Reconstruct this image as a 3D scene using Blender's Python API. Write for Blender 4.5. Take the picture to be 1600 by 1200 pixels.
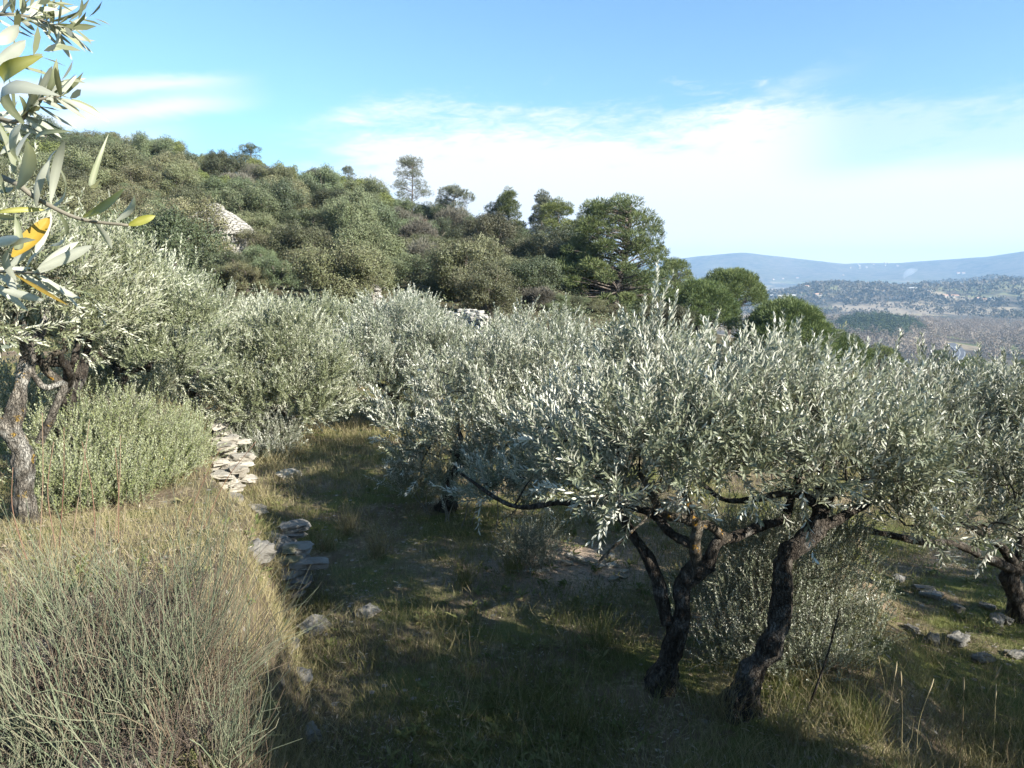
import bpy, math, random
import numpy as np
from mathutils import noise as mnoise, Vector

for o in list(bpy.data.objects):
    bpy.data.objects.remove(o)
sc = bpy.context.scene
COL = sc.collection
R_ = math.radians

# ------------------------------------------------------------------ camera
CAM_Z = 2.7
PITCH = R_(8.2)
F = 1111.0                                     # focal length in pixels of the 1600 px wide photograph
cam_d = bpy.data.cameras.new("Camera")
cam_d.sensor_width = 36
cam_d.lens = 36 * F / 1600
cam_d.clip_start = 0.02
cam_d.clip_end = 40000
cam = bpy.data.objects.new("Camera", cam_d)
COL.objects.link(cam)
cam.location = (0, 0, CAM_Z)
cam.rotation_euler = (math.pi / 2 - PITCH, 0, 0)
sc.camera = cam

# ------------------------------------------------------------------ light
SUN_AZ, SUN_EL = 125.0, 27.0                   # clockwise from the view direction
SKY_STRENGTH = 0.075
sun_d = bpy.data.lights.new("Sun", 'SUN')
sun_d.energy = 5.0
sun_d.angle = R_(0.5)
sun_d.color = (1.0, 0.955, 0.87)
sun = bpy.data.objects.new("Sun", sun_d)
COL.objects.link(sun)
sv = Vector((math.sin(R_(SUN_AZ)) * math.cos(R_(SUN_EL)), math.cos(R_(SUN_AZ)) * math.cos(R_(SUN_EL)), math.sin(R_(SUN_EL))))
sun.rotation_euler = sv.to_track_quat('Z', 'Y').to_euler()
sun.location = (30, 10, 40)

sc.view_settings.view_transform = 'Standard'
sc.view_settings.look = 'None'
sc.view_settings.exposure = 1.65
sc.view_settings.gamma = 1.0
sc.cycles.max_bounces = 5
sc.cycles.diffuse_bounces = 3
sc.cycles.glossy_bounces = 2
sc.cycles.transmission_bounces = 4
sc.cycles.volume_bounces = 0
sc.cycles.caustics_reflective = False
sc.cycles.caustics_refractive = False


class NT:
    """short hand for building node trees"""
    def __init__(self, tree):
        self.t = tree
        self.n = tree.nodes
        self.l = tree.links

    def new(self, kind, **kw):
        nd = self.n.new(kind)
        for k, v in kw.items():
            setattr(nd, k, v)
        return nd

    def put(self, sock, v):
        if isinstance(v, bpy.types.NodeSocket):
            self.l.new(v, sock)
        elif v is not None:
            if isinstance(v, (tuple, list)) and len(v) == 3 and sock.type == 'RGBA':
                v = (*v, 1)
            sock.default_value = v

    def m(self, op, a, b=None, c=None, clamp=False):
        nd = self.new('ShaderNodeMath', operation=op, use_clamp=clamp)
        for i, v in enumerate((a, b, c)):
            self.put(nd.inputs[i], v)
        return nd.outputs[0]

    def ss(self, v, a, b):
        """smooth step of v from a to b (a may be larger than b)"""
        lo, hi = (a, b) if a < b else (b, a)
        nd = self.new('ShaderNodeMapRange', interpolation_type='SMOOTHSTEP')
        self.put(nd.inputs['Value'], v)
        nd.inputs['From Min'].default_value = lo
        nd.inputs['From Max'].default_value = hi
        nd.inputs['To Min'].default_value = 0 if a < b else 1
        nd.inputs['To Max'].default_value = 1 if a < b else 0
        return nd.outputs[0]

    def mix(self, f, a, b, blend='MIX'):
        nd = self.new('ShaderNodeMix', data_type='RGBA', blend_type=blend)
        self.put(nd.inputs[0], f)
        self.put(nd.inputs[6], a)
        self.put(nd.inputs[7], b)
        return nd.outputs[2]

    def noise(self, vec, scale, detail=4, rough=0.55, dist=0.0):
        nd = self.new('ShaderNodeTexNoise')
        self.put(nd.inputs['Vector'], vec)
        nd.inputs['Scale'].default_value = scale
        nd.inputs['Detail'].default_value = detail
        nd.inputs['Roughness'].default_value = rough
        nd.inputs['Distortion'].default_value = dist
        return nd.outputs[0]

    def ramp(self, f, stops):
        nd = self.new('ShaderNodeValToRGB')
        e = nd.color_ramp.elements
        while len(e) > 1:
            e.remove(e[-1])
        e[0].position, e[0].color = stops[0][0], (*stops[0][1], 1)
        for p, c in stops[1:]:
            k = e.new(p)
            k.color = (*c, 1)
        self.put(nd.inputs[0], f)
        return nd.outputs[0]

    def attr(self, name):
        nd = self.new('ShaderNodeAttribute', attribute_name=name)
        return nd

    def scale(self, vec, s):
        nd = self.new('ShaderNodeMapping')
        self.put(nd.inputs['Vector'], vec)
        nd.inputs['Scale'].default_value = s
        return nd.outputs[0]


# ------------------------------------------------------------------ sky
world = bpy.data.worlds.new("World")
sc.world = world
world.use_nodes = True
w = NT(world.node_tree)
w.n.clear()
sky = w.new('ShaderNodeTexSky', sky_type='NISHITA')
sky.sun_disc = False
sky.sun_elevation = R_(SUN_EL)
sky.sun_rotation = R_(SUN_AZ)
sky.altitude = 300
sky.air_density = 1.0
sky.dust_density = 0.6
sky.ozone_density = 1.6
skyc = w.mix(1.0, sky.outputs[0], (SKY_STRENGTH * 0.74, SKY_STRENGTH * 0.97, SKY_STRENGTH * 1.06), 'MULTIPLY')
tc = w.new('ShaderNodeTexCoord')
sx = w.new('ShaderNodeSeparateXYZ')
w.put(sx.inputs[0], tc.outputs['Generated'])
DEG = 57.29578
az = w.m('MULTIPLY', w.m('ARCTAN2', sx.outputs[0], sx.outputs[1]), DEG)
el = w.m('MULTIPLY', w.m('ARCSINE', sx.outputs[2]), DEG)
cv = w.new('ShaderNodeCombineXYZ')
w.put(cv.inputs[0], w.m('MULTIPLY', az, 0.075))
w.put(cv.inputs[1], w.m('ADD', w.m('MULTIPLY', el, 0.30), w.m('MULTIPLY', az, -0.012)))
n1 = w.noise(cv.outputs[0], 1.0, 6, 0.55, 0.5)
n2 = w.noise(cv.outputs[0], 3.1, 6, 0.62, 0.8)
nn = w.m('ADD', w.m('MULTIPLY', n1, 0.65), w.m('MULTIPLY', n2, 0.35))
ns = w.m('SUBTRACT', nn, 0.5)
n3 = w.noise(cv.outputs[0], 7.5, 5, 0.65, 1.2)
elw = w.m('ADD', w.m('ADD', el, w.m('MULTIPLY', ns, -11.0)), w.m('MULTIPLY', w.m('SUBTRACT', n3, 0.5), -4.5))          # ragged cloud edges
bank = w.m('MULTIPLY', w.ss(elw, 14.2, 8.6), w.m('MULTIPLY', w.ss(w.m('ADD', az, w.m('MULTIPLY', ns, 25.0)), -18.0, -6.0), w.ss(az, 55, 34)))
bank = w.m('MULTIPLY', bank, w.m('ADD', 1.22, w.m('MULTIPLY', ns, 1.6)), clamp=True)
gap = w.m('MULTIPLY', w.m('MULTIPLY', w.ss(az, 18, 26), w.ss(el, 6.0, 8.5)), 0.6)
bank = w.m('MULTIPLY', bank, w.m('SUBTRACT', 1.0, gap))
def streak(e0, slope, a0, a1, wd, k, rag=0.28):
    ew = w.m('ADD', el, w.m('MULTIPLY', ns, -9.0 * rag))
    d = w.m('ABSOLUTE', w.m('SUBTRACT', ew, w.m('ADD', w.m('MULTIPLY', az, slope), e0)))
    return w.m('MULTIPLY', w.m('MULTIPLY', w.ss(d, wd, 0.0), w.m('MULTIPLY', w.ss(az, a0[0], a0[1]), w.ss(az, a1[0], a1[1]))), k)
parts = [bank,
         streak(17.2, 0.155, (-75, -42), (-17.5, -25), 1.0, 0.85),
         streak(17.0, 0.21, (-75, -45), (-17, -25), 1.2, 0.95),
         streak(15.0, 0.21, (-75, -45), (-22, -30), 1.6, 0.9),
         streak(8.0, 0.27, (8, 17), (27, 20), 1.0, 0.16, 0.6),
         streak(6.2, 0.01, (20, 30), (70, 50), 2.2, 0.9, 0.35),
         w.m('MULTIPLY', w.ss(el, 9.0, 0.0), 0.85)]
den = parts[0]
for p in parts[1:]:
    den = w.m('SUBTRACT', 1.0, w.m('MULTIPLY', w.m('SUBTRACT', 1.0, den), w.m('SUBTRACT', 1.0, p)))
cl = w.mix(w.m('MULTIPLY', den, 1.0, clamp=True), skyc, w.mix(w.ss(el, 6.0, 0.0), (0.375, 0.375, 0.375), (0.50, 0.43, 0.39)))
bg = w.new('ShaderNodeBackground')
w.put(bg.inputs[0], cl)
bg.inputs[1].default_value = 1.0
wo = w.new('ShaderNodeOutputWorld')
w.l.new(bg.outputs[0], wo.inputs[0])


# ------------------------------------------------------------------ geometry helpers
def U(px, py, Y):
    """the point at forward distance Y that stands at photograph pixel px, py"""
    u, v = (px - 800) / F, (600 - py) / F
    dy = math.cos(PITCH) + v * math.sin(PITCH)
    dz = -math.sin(PITCH) + v * math.cos(PITCH)
    return np.array((u / dy * Y, Y, CAM_Z + dz / dy * Y))

def azel(px, py):
    p = U(px, py, 1.0)
    return math.degrees(math.atan2(p[0], 1.0)), math.degrees(math.atan2(p[2] - CAM_Z, math.hypot(p[0], 1.0)))

def project(p):
    x, y, z = p[0], p[1], p[2] - CAM_Z
    d = y * math.cos(PITCH) - z * math.sin(PITCH)
    h = y * math.sin(PITCH) + z * math.cos(PITCH)
    return 800 + F * x / d, 600 - F * h / d

def _hash(ix, iy, seed):
    h = (ix.astype(np.int64) * 374761393 + iy.astype(np.int64) * 668265263 + seed * 974634777) & 0xffffffff
    h = ((h ^ (h >> 13)) * 1274126177) & 0xffffffff
    return ((h ^ (h >> 16)) & 0xffff) / 65535.0

def vn(x, y, seed=0):
    x = np.asarray(x, float); y = np.asarray(y, float)
    ix, iy = np.floor(x), np.floor(y)
    fx, fy = x - ix, y - iy
    fx = fx * fx * (3 - 2 * fx); fy = fy * fy * (3 - 2 * fy)
    a, b = _hash(ix, iy, seed), _hash(ix + 1, iy, seed)
    c, d = _hash(ix, iy + 1, seed), _hash(ix + 1, iy + 1, seed)
    return (a + (b - a) * fx) * (1 - fy) + (c + (d - c) * fx) * fy

def fbm(x, y, seed=0, oct=4):
    s, a, t = 0, 1.0, 0
    for k in range(oct):
        s = s + a * vn(x * 2 ** k, y * 2 ** k, seed + k); t += a; a *= 0.5
    return s / t

def sst(v, a, b):
    t = np.clip((np.asarray(v, float) - a) / (b - a), 0, 1)
    return t * t * (3 - 2 * t)

def nrmz(v):
    return v / np.maximum(np.linalg.norm(v, axis=-1, keepdims=True), 1e-9)

# ------------------------------------------------------------------ terrain height
_sk = [(-900, 215), (-300, 190), (0, 200), (100, 205), (200, 222), (300, 237), (400, 252), (500, 270), (560, 287), (620, 307), (700, 332), (780, 350),
       (850, 385), (920, 442), (980, 482), (1030, 502), (1100, 525), (1200, 560), (1350, 600), (1600, 650), (2400, 700)]
_az = np.array([azel(*p)[0] for p in _sk]); _el = np.array([azel(*p)[1] for p in _sk])
_Rt = np.interp([p[0] for p in _sk], [0, 300, 600, 900, 1100, 1600], [150, 150, 130, 100, 82, 80])
_Ht = _Rt * np.tan(np.radians(_el)) + CAM_Z - np.interp([p[0] for p in _sk], [0, 780, 920], [3.6, 3.6, 0.0])
_az = np.concatenate(([-180, -110], _az, [110, 180])); _Rt = np.concatenate(([100, 100], _Rt, [100, 100])); _Ht = np.concatenate(([8, 10], _Ht, [-6, 8]))
_wy = [-8, 0, 1.5, 2.5, 4.5, 6.2, 7.2, 8.5, 10, 12, 19, 30]
_wx = [3.0, 0.6, -0.25, -0.95, -1.5, -2.15, -2.95, -3.6, -4.3, -5.3, -8.9, -15]
_ridge = [azel(x, y) for x, y in ((700, 415), (900, 408), (1040, 403), (1100, 398), (1160, 394), (1220, 399), (1260, 404), (1320, 411), (1400, 410), (1460, 406), (1540, 399), (1600, 390), (1800, 380), (2400, 385))]
_raz = np.array([a for a, e in _ridge]); _rel = np.array([e for a, e in _ridge])

def wall_x(y):
    return np.interp(y, _wy, _wx)

def H(x, y):
    x = np.asarray(x, float); y = np.asarray(y, float)
    r = np.hypot(x, y)
    a = np.degrees(np.arctan2(x, y))
    R = np.interp(a, _az, _Rt); Hh = np.interp(a, _az, _Ht)
    t = np.clip((r - 20) / (R - 20), 0, 1)
    z = Hh * (0.5 * t + 0.5 * t * t * (3 - 2 * t))
    # terrace step along the tumbled wall, fading out where the hill begins
    d = (wall_x(y) - x) * 0.88
    fade = 1 - sst(r, 22, 40)
    z = z + (1.1 - 0.38 * sst(y, 3.0, 7.0)) * sst(d + 0.12 * (vn(x * 2.2, y * 2.2, 5) - 0.5), -0.12, 0.3) * fade
    # low bank on the right
    b = (x - 0.35 * (y - 6.0) - 2.6)
    z = z - 0.35 * sst(b + 0.5 * vn(x, y, 8), 0.6, 1.3) * (1 - sst(r, 14, 22))
    near = 1 - sst(r, 30, 60)
    z = z + near * (0.10 * (fbm(x * 0.9, y * 0.9, 1) - 0.5) + 0.05 * (fbm(x * 4, y * 4, 2, 2) - 0.5))
    z = z + (1 - near) * (1 - sst(r, 300, 500)) * 2.2 * (fbm(x * 0.06, y * 0.06, 3) - 0.5)
    # valley
    wv = sst(a, 5, 13) * (1 - sst(a, 100, 130))
    zv = -72 + 2.5 * (fbm(x * 0.004, y * 0.004, 4) - 0.5)
    zv = zv + 20 * np.exp(-((a - 27) / 3.4) ** 2 - ((r - 1120) / 190) ** 2)                     # pine knoll
    wr = sst(r, 1500, 2300)
    rid = fbm(a * 0.35, r * 0.0012, 21)
    zv = zv + wr * 80 * np.exp(-((r - 2500) / 420) ** 2) * sst(a, 14.5, 24) * (0.75 + 0.5 * (rid - 0.5) * 2 * 0.5)
    zv = zv + wr * 98 * np.exp(-((r - 3700) / 550) ** 2) * sst(a, 22, 33) * (0.78 + 0.6 * (fbm(a * 0.5, r * 0.001, 22) - 0.5))
    zv = zv + 30 * sst(r, 3300, 4600) * fbm(x * 0.0016, y * 0.0016, 23)
    ez = 6200 * np.tan(np.radians(np.interp(a, _raz, _rel))) + CAM_Z + 72
    zv = zv + (ez - 25) * sst(r, 4300, 6200) * (0.80 + 0.2 * sst(r, 5600, 6200)) + (1 - sst(r, 5900, 6150)) * sst(r, 4300, 5200) * 55 * (fbm(a * 0.4 + r * 0.0006, r * 0.0017, 24) - 0.55)
    wf = sst(r, R, R + 380) * wv
    z = z * (1 - wf) + zv * wf
    return z

def Hs(x, y):
    return float(H(np.array([x]), np.array([y]))[0])

def ground_px(px, py, ymin=1.5, ymax=8000):
    """where the line of sight through a photograph pixel meets the ground"""
    Ys = np.geomspace(ymin, ymax, 4000)
    u = U(px, py, 1.0)
    pts = np.stack((u[0] * Ys, Ys, CAM_Z + (u[2] - CAM_Z) * Ys), 1)
    g = H(pts[:, 0], pts[:, 1])
    k = np.argmax(pts[:, 2] <= g)
    if k == 0:
        k = len(Ys) - 1
    return np.array((pts[k, 0], pts[k, 1], g[k]))


# ------------------------------------------------------------------ mesh helpers
class MB:
    """collects polygons of mixed size with a material index and a random value, and makes ONE mesh"""
    def __init__(self):
        self.v, self.nv = [], 0
        self.faces = []                        # (array of n x k indices, material index)
        self.r = []

    def add(self, verts, faces, mi=0, rnd=None):
        verts = np.asarray(verts, float).reshape(-1, 3)
        for f in (faces if isinstance(faces, list) and len(faces) and isinstance(faces[0], np.ndarray) and faces[0].ndim == 2 else [np.asarray(faces)]):
            self.faces.append((f + self.nv, mi))
        self.v.append(verts)
        self.r.append(np.full(len(verts), 0.5) if rnd is None else np.broadcast_to(rnd, len(verts)).astype(float))
        self.nv += len(verts)

    def mesh(self, name, mats, smooth=False):
        me = bpy.data.meshes.new(name)
        v = np.concatenate(self.v)
        loops = np.concatenate([f.ravel() for f, _ in self.faces])
        tot = np.concatenate([np.full(len(f), f.shape[1]) for f, _ in self.faces])
        mi = np.concatenate([np.full(len(f), m) for f, m in self.faces])
        st = np.concatenate(([0], np.cumsum(tot)[:-1]))
        me.vertices.add(len(v)); me.vertices.foreach_set('co', v.astype(np.float32).ravel())
        me.loops.add(len(loops)); me.loops.foreach_set('vertex_index', loops.astype(np.int32))
        me.polygons.add(len(tot)); me.polygons.foreach_set('loop_start', st.astype(np.int32))
        me.polygons.foreach_set('material_index', mi.astype(np.int32))
        me.polygons.foreach_set('use_smooth', np.full(len(tot), smooth))
        at = me.attributes.new('rnd', 'FLOAT', 'POINT')
        at.data.foreach_set('value', np.concatenate(self.r).astype(np.float32))
        for m in (mats if isinstance(mats, (list, tuple)) else [mats]):
            me.materials.append(m)
        me.update(calc_edges=True)
        me.validate()
        return me

    def obj(self, name, mats, parent=None, smooth=False):
        o = bpy.data.objects.new(name, self.mesh(name, mats, smooth))
        COL.objects.link(o)
        if parent:
            o.parent = parent
            o.location = -Vector(parent.location)      # vertices are in world space
        return o

def tag(o, label=None, cat=None, group=None, kind=None):
    if label: o['label'] = label
    if cat: o['category'] = cat
    if group: o['group'] = group
    if kind: o['kind'] = kind
    return o

def root(name, loc, label, cat, group=None):
    o = bpy.data.objects.new(name, None)
    o.empty_display_size = 0.2
    COL.objects.link(o)
    o.location = Vector(loc)
    return tag(o, label, cat, group)

def resample(pts, n):
    pts = np.asarray(pts, float)
    if len(pts) < 3:
        t = np.linspace(0, 1, n)[:, None]
        return pts[0] * (1 - t) + pts[-1] * t
    P = np.vstack((2 * pts[0] - pts[1], pts, 2 * pts[-1] - pts[-2]))
    out = []
    for s in np.linspace(0, len(pts) - 1, n):
        i = min(int(s), len(pts) - 2); t = s - i
        a, b, c, d = P[i], P[i + 1], P[i + 2], P[i + 3]
        out.append(0.5 * (2 * b + (c - a) * t + (2 * a - 5 * b + 4 * c - d) * t * t + (3 * b - a - 3 * c + d) * t ** 3))
    return np.array(out)

def tube(mb, pts, rad, sides=6, mi=0, rnd=0.5, rough=0.0, seed=0, cap=True):
    pts = np.asarray(pts, float)
    n = len(pts)
    rad = np.interp(np.linspace(0, 1, n), np.linspace(0, 1, len(rad)), rad) if np.ndim(rad) else np.full(n, rad)
    tg = nrmz(np.gradient(pts, axis=0))
    ref = np.array((0, 0, 1.0)) if abs(tg[0][2]) < 0.9 else np.array((1.0, 0, 0))
    u = nrmz(np.cross(tg[0], ref)); U_, V_ = [], []
    for k in range(n):
        u = nrmz(u - tg[k] * np.dot(u, tg[k])); U_.append(u); V_.append(np.cross(tg[k], u))
    U_, V_ = np.array(U_), np.array(V_)
    an = np.linspace(0, 2 * math.pi, sides, endpoint=False)
    dirs = U_[:, None] * np.cos(an)[None, :, None] + V_[:, None] * np.sin(an)[None, :, None]
    rr = np.repeat(rad[:, None], sides, 1)
    if rough:
        for i in range(n):
            for j in range(sides):
                p = Vector(pts[i] + dirs[i, j] * rad[i])
                q = Vector((p.x * 9 + seed, p.y * 9, p.z * 4))
                f = mnoise.fractal(q, 0.8, 2.0, 5) + 0.35 * mnoise.noise(Vector((p.x * 30 + seed, p.y * 30, p.z * 9))) - 0.5 * abs(mnoise.noise(Vector((p.x * 42 + seed, p.y * 42, p.z * 7)))) + 0.15
                rr[i, j] *= 1 + rough * f
    v = pts[:, None] + dirs * rr[:, :, None]
    i = np.arange(n - 1)[:, None] * sides; j = np.arange(sides)[None]; j2 = (j + 1) % sides
    f = np.stack((i + j, i + j2, i + sides + j2, i + sides + j), -1).reshape(-1, 4)
    fs = [f]
    if cap:
        fs.append(np.array([np.arange(sides) + (n - 1) * sides]))
    mb.add(v.reshape(-1, 3), fs, mi, rnd)

def leaf_sets(mb, base, axis, nrm, L, W, style, mi, rnd, fold=0.12):
    """one flat or gently folded blade per row"""
    n = len(base)
    if n == 0: return
    axis = nrmz(axis)
    nrm = nrmz(nrm - axis * np.sum(nrm * axis, 1, keepdims=True))
    side = np.cross(axis, nrm)
    L = np.broadcast_to(L, n)[:, None]; W = np.broadcast_to(W, n)[:, None]
    if style == 'quad':
        v = np.stack((base, base + axis * L * 0.5 + side * W * 0.5 + nrm * W * fold, base + axis * L, base + axis * L * 0.5 - side * W * 0.5 + nrm * W * fold), 1)
    else:
        v = np.stack((base,
                      base + axis * L * 0.28 + side * W * 0.40 + nrm * W * fold, base + axis * L * 0.66 + side * W * 0.44 + nrm * W * fold,
                      base + axis * L - nrm * L * 0.06,
                      base + axis * L * 0.66 - side * W * 0.44 + nrm * W * fold, base + axis * L * 0.28 - side * W * 0.40 + nrm * W * fold), 1)
    k = v.shape[1]
    f = np.arange(n)[:, None] * k + np.arange(k)[None]
    mb.add(v.reshape(-1, 3), [f], mi, np.repeat(rnd, k))

def rand_dir(rng, n):
    return nrmz(rng.normal(size=(n, 3)))


# ------------------------------------------------------------------ materials
def mat(name):
    m = bpy.data.materials.new(name)
    m.use_nodes = True
    t = NT(m.node_tree)
    t.n.clear()
    t.out = t.new('ShaderNodeOutputMaterial')
    return m, t

def principled(t, color, rough=0.8, spec=0.3, bump=None, bs=0.5, bd=0.02):
    p = t.new('ShaderNodeBsdfPrincipled')
    t.put(p.inputs['Base Color'], color)
    t.put(p.inputs['Roughness'], rough)
    p.inputs['Specular IOR Level'].default_value = spec
    if bump is not None:
        b = t.new('ShaderNodeBump')
        b.inputs['Strength'].default_value = bs
        b.inputs['Distance'].default_value = bd
        t.put(b.inputs['Height'], bump)
        t.l.new(b.outputs[0], p.inputs['Normal'])
    return p

def leafmat(name, tops, under=None, trans=0.15, rough=0.5, spec=0.4, yellow=0.0, vary=0.25):
    """tops: colour stops along the leaf's own random number; under: the colour of the leaf's underside"""
    m, t = mat(name)
    r = t.attr('rnd').outputs['Fac']
    k = len(tops)
    c = t.ramp(r, [(i / max(1, k - 1) * 0.96, col) for i, col in enumerate(tops)])
    if yellow:
        c = t.mix(t.m('GREATER_THAN', r, 1 - yellow), c, (0.36, 0.27, 0.03))
    if under:
        g = t.new('ShaderNodeNewGeometry')
        uc = t.mix(r, tuple(x * 0.75 for x in under), tuple(min(0.6, x * 1.2) for x in under))
        c = t.mix(g.outputs['Backfacing'], c, uc)
    if vary:
        oi = t.new('ShaderNodeObjectInfo')
        hs = t.new('ShaderNodeHueSaturation')
        t.put(hs.inputs['Value'], t.m('ADD', 1 - vary * .6, t.m('MULTIPLY', oi.outputs['Random'], vary * 1.2)))
        t.put(hs.inputs['Hue'], t.m('ADD', 0.5 - vary * 0.06, t.m('MULTIPLY', t.m('FRACT', t.m('MULTIPLY', oi.outputs['Random'], 7.13)), vary * 0.12)))
        t.put(hs.inputs['Color'], c)
        c = hs.outputs[0]
    p = principled(t, c, rough, spec)
    tr = t.new('ShaderNodeBsdfTranslucent')
    t.put(tr.inputs[0], t.mix(1.0, c, (1.0, 1.0, 0.55), 'MULTIPLY'))
    mx = t.new('ShaderNodeMixShader')
    mx.inputs[0].default_value = trans
    t.l.new(p.outputs[0], mx.inputs[1]); t.l.new(tr.outputs[0], mx.inputs[2])
    t.l.new(mx.outputs[0], t.out.inputs[0])
    return m

def barkmat(name, dark, light, lichen=None, grey=None, sc_=14, lt=0.60):
    m, t = mat(name)
    g = t.new('ShaderNodeNewGeometry')
    pos = g.outputs['Position']
    v = t.scale(pos, (1, 1, 0.35))
    n = t.noise(v, sc_ * 2, 6, 0.65)
    nb = t.noise(pos, sc_ * 0.4, 4, 0.6)
    c = t.mix(t.ss(n, 0.35, 0.68), dark, light)
    if grey:
        c = t.mix(t.m('MULTIPLY', t.ss(nb, 0.5, 0.66), 0.8), c, grey)
    if lichen:
        nl = t.noise(pos, sc_ * 0.55, 5, 0.7)
        c = t.mix(t.m('MULTIPLY', t.ss(nl, lt, lt + 0.05), 0.9), c, lichen)
    vf = t.new('ShaderNodeTexVoronoi', feature='DISTANCE_TO_EDGE')
    wob = t.new('ShaderNodeTexNoise'); t.put(wob.inputs['Vector'], pos); wob.inputs['Scale'].default_value = sc_ * 1.5; wob.inputs['Detail'].default_value = 4
    t.put(vf.inputs['Vector'], t.scale(t.mix(0.06, pos, wob.outputs['Color'], 'ADD'), (1, 1, 0.16)))
    vf.inputs['Scale'].default_value = sc_ * 4.2
    crack = t.ss(vf.outputs['Distance'], 0.0, 0.14)
    c = t.mix(t.m('MULTIPLY', t.m('SUBTRACT', 1.0, crack), 0.4), c, tuple(x * 0.45 for x in dark))
    p = principled(t, c, 0.9, 0.15, t.m('ADD', n, t.m('MULTIPLY', crack, 0.7)), 1.0, 0.02)
    t.l.new(p.outputs[0], t.out.inputs[0])
    return m

def stonemat(name, a, b, c3, lich=(0.42, 0.26, 0.04), scale=6.0, yl=0.66):
    m, t = mat(name)
    g = t.new('ShaderNodeNewGeometry')
    pos = g.outputs['Position']
    n = t.noise(pos, scale, 6, 0.65)
    n2 = t.noise(pos, scale * 0.35, 4, 0.6)
    n3 = t.noise(pos, scale * 6, 4, 0.7)
    c = t.ramp(n, [(0.3, a), (0.52, b), (0.72, c3)])
    rr = t.attr('rnd').outputs['Fac']
    c = t.mix(0.5, c, t.mix(rr, a, c3))
    c = t.mix(t.m('MULTIPLY', t.ss(n3, 0.58, 0.7), 0.55), c, (0.09, 0.085, 0.075))
    c = t.mix(t.m('MULTIPLY', t.ss(n2, yl, yl + 0.06), 0.7), c, lich)
    p = principled(t, c, 0.92, 0.2, t.m('ADD', n, t.m('MULTIPLY', n3, 0.4)), 0.8, 0.03)
    t.l.new(p.outputs[0], t.out.inputs[0])
    return m

def plain(name, col, rough=0.85, spec=0.25, nsc=None, amt=0.35):
    m, t = mat(name)
    c = col
    if nsc:
        g = t.new('ShaderNodeNewGeometry')
        c = t.mix(t.noise(g.outputs['Position'], nsc, 4, 0.6), tuple(x * (1 - amt) for x in col), tuple(x * (1 + amt) for x in col))
    p = principled(t, c, rough, spec)
    t.l.new(p.outputs[0], t.out.inputs[0])
    return m

M = {}
M['olive'] = leafmat('olive leaves', [(0.105, 0.12, 0.07), (0.15, 0.165, 0.105), (0.205, 0.215, 0.15)], under=(0.47, 0.47, 0.395), trans=0.10, rough=0.42, spec=0.5, yellow=0.012, vary=0.12)
M['olive_green'] = leafmat('young olive leaves', [(0.115, 0.135, 0.052), (0.16, 0.178, 0.074), (0.21, 0.21, 0.10)], under=(0.31, 0.325, 0.21), trans=0.15, rough=0.45, spec=0.4, yellow=0.02, vary=0.1)
M['olive_warm'] = leafmat('warm olive leaves', [(0.105, 0.122, 0.062), (0.152, 0.168, 0.09), (0.205, 0.212, 0.125)], under=(0.43, 0.435, 0.335), trans=0.12, rough=0.45, spec=0.45, yellow=0.02, vary=0.12)  # yellower green leaf colour of the olives on the left
M['oak'] = leafmat('evergreen oak leaves', [(0.055, 0.066, 0.029), (0.086, 0.098, 0.044), (0.125, 0.134, 0.067)], under=(0.14, 0.14, 0.08), trans=0.10, rough=0.5, spec=0.4, vary=0.75)
M['bare'] = leafmat('grey winter twigs', [(0.11, 0.102, 0.078), (0.155, 0.145, 0.112), (0.20, 0.19, 0.152)], trans=0.05, rough=0.9, spec=0.1, vary=0.35)
M['rust'] = leafmat('rust coloured leaves', [(0.13, 0.06, 0.03), (0.20, 0.085, 0.04), (0.19, 0.12, 0.06)], trans=0.1, rough=0.8, spec=0.1, vary=0.1)
M['pine'] = leafmat('pine needles', [(0.055, 0.072, 0.026), (0.088, 0.105, 0.036), (0.125, 0.138, 0.052)], trans=0.12, rough=0.55, spec=0.3, vary=0.25)
M['pale_pine'] = leafmat('pale pine needles', [(0.095, 0.115, 0.034), (0.14, 0.158, 0.048), (0.185, 0.195, 0.070)], trans=0.15, rough=0.6, spec=0.25, vary=0.25)
M['grey_pine'] = leafmat('thin pine needles', [(0.085, 0.095, 0.06), (0.12, 0.13, 0.085), (0.16, 0.165, 0.12)], trans=0.15, rough=0.6, spec=0.2, vary=0.15)
M['umbrella'] = leafmat('umbrella pine needles', [(0.06, 0.085, 0.026), (0.10, 0.13, 0.04), (0.15, 0.175, 0.062)], trans=0.12, rough=0.55, spec=0.3, vary=0.2)
M['broom'] = leafmat('broom stems', [(0.085, 0.105, 0.062), (0.13, 0.148, 0.09), (0.17, 0.168, 0.11), (0.14, 0.105, 0.07), (0.09, 0.065, 0.046)], trans=0.0, rough=0.75, spec=0.2, vary=0.0)
M['dead'] = plain('dead broom wood', (0.085, 0.065, 0.05), nsc=25)
M['grass'] = leafmat('green grass', [(0.070, 0.090, 0.027), (0.112, 0.130, 0.042), (0.165, 0.166, 0.064), (0.24, 0.21, 0.11)], trans=0.2, rough=0.7, spec=0.2, vary=0.0)
M['dry'] = leafmat('dry grass', [(0.16, 0.15, 0.065), (0.235, 0.20, 0.10), (0.32, 0.275, 0.16), (0.20, 0.145, 0.08)], trans=0.15, rough=0.8, spec=0.15, vary=0.0)
M['redstem'] = leafmat('reddish dry stems', [(0.12, 0.065, 0.045), (0.17, 0.10, 0.068), (0.22, 0.165, 0.11)], trans=0.0, rough=0.85, spec=0.1, vary=0.0)
M['bark'] = barkmat('olive bark', (0.028, 0.022, 0.017), (0.10, 0.085, 0.068), lichen=(0.36, 0.20, 0.025), grey=(0.15, 0.14, 0.125), lt=0.70)
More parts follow.
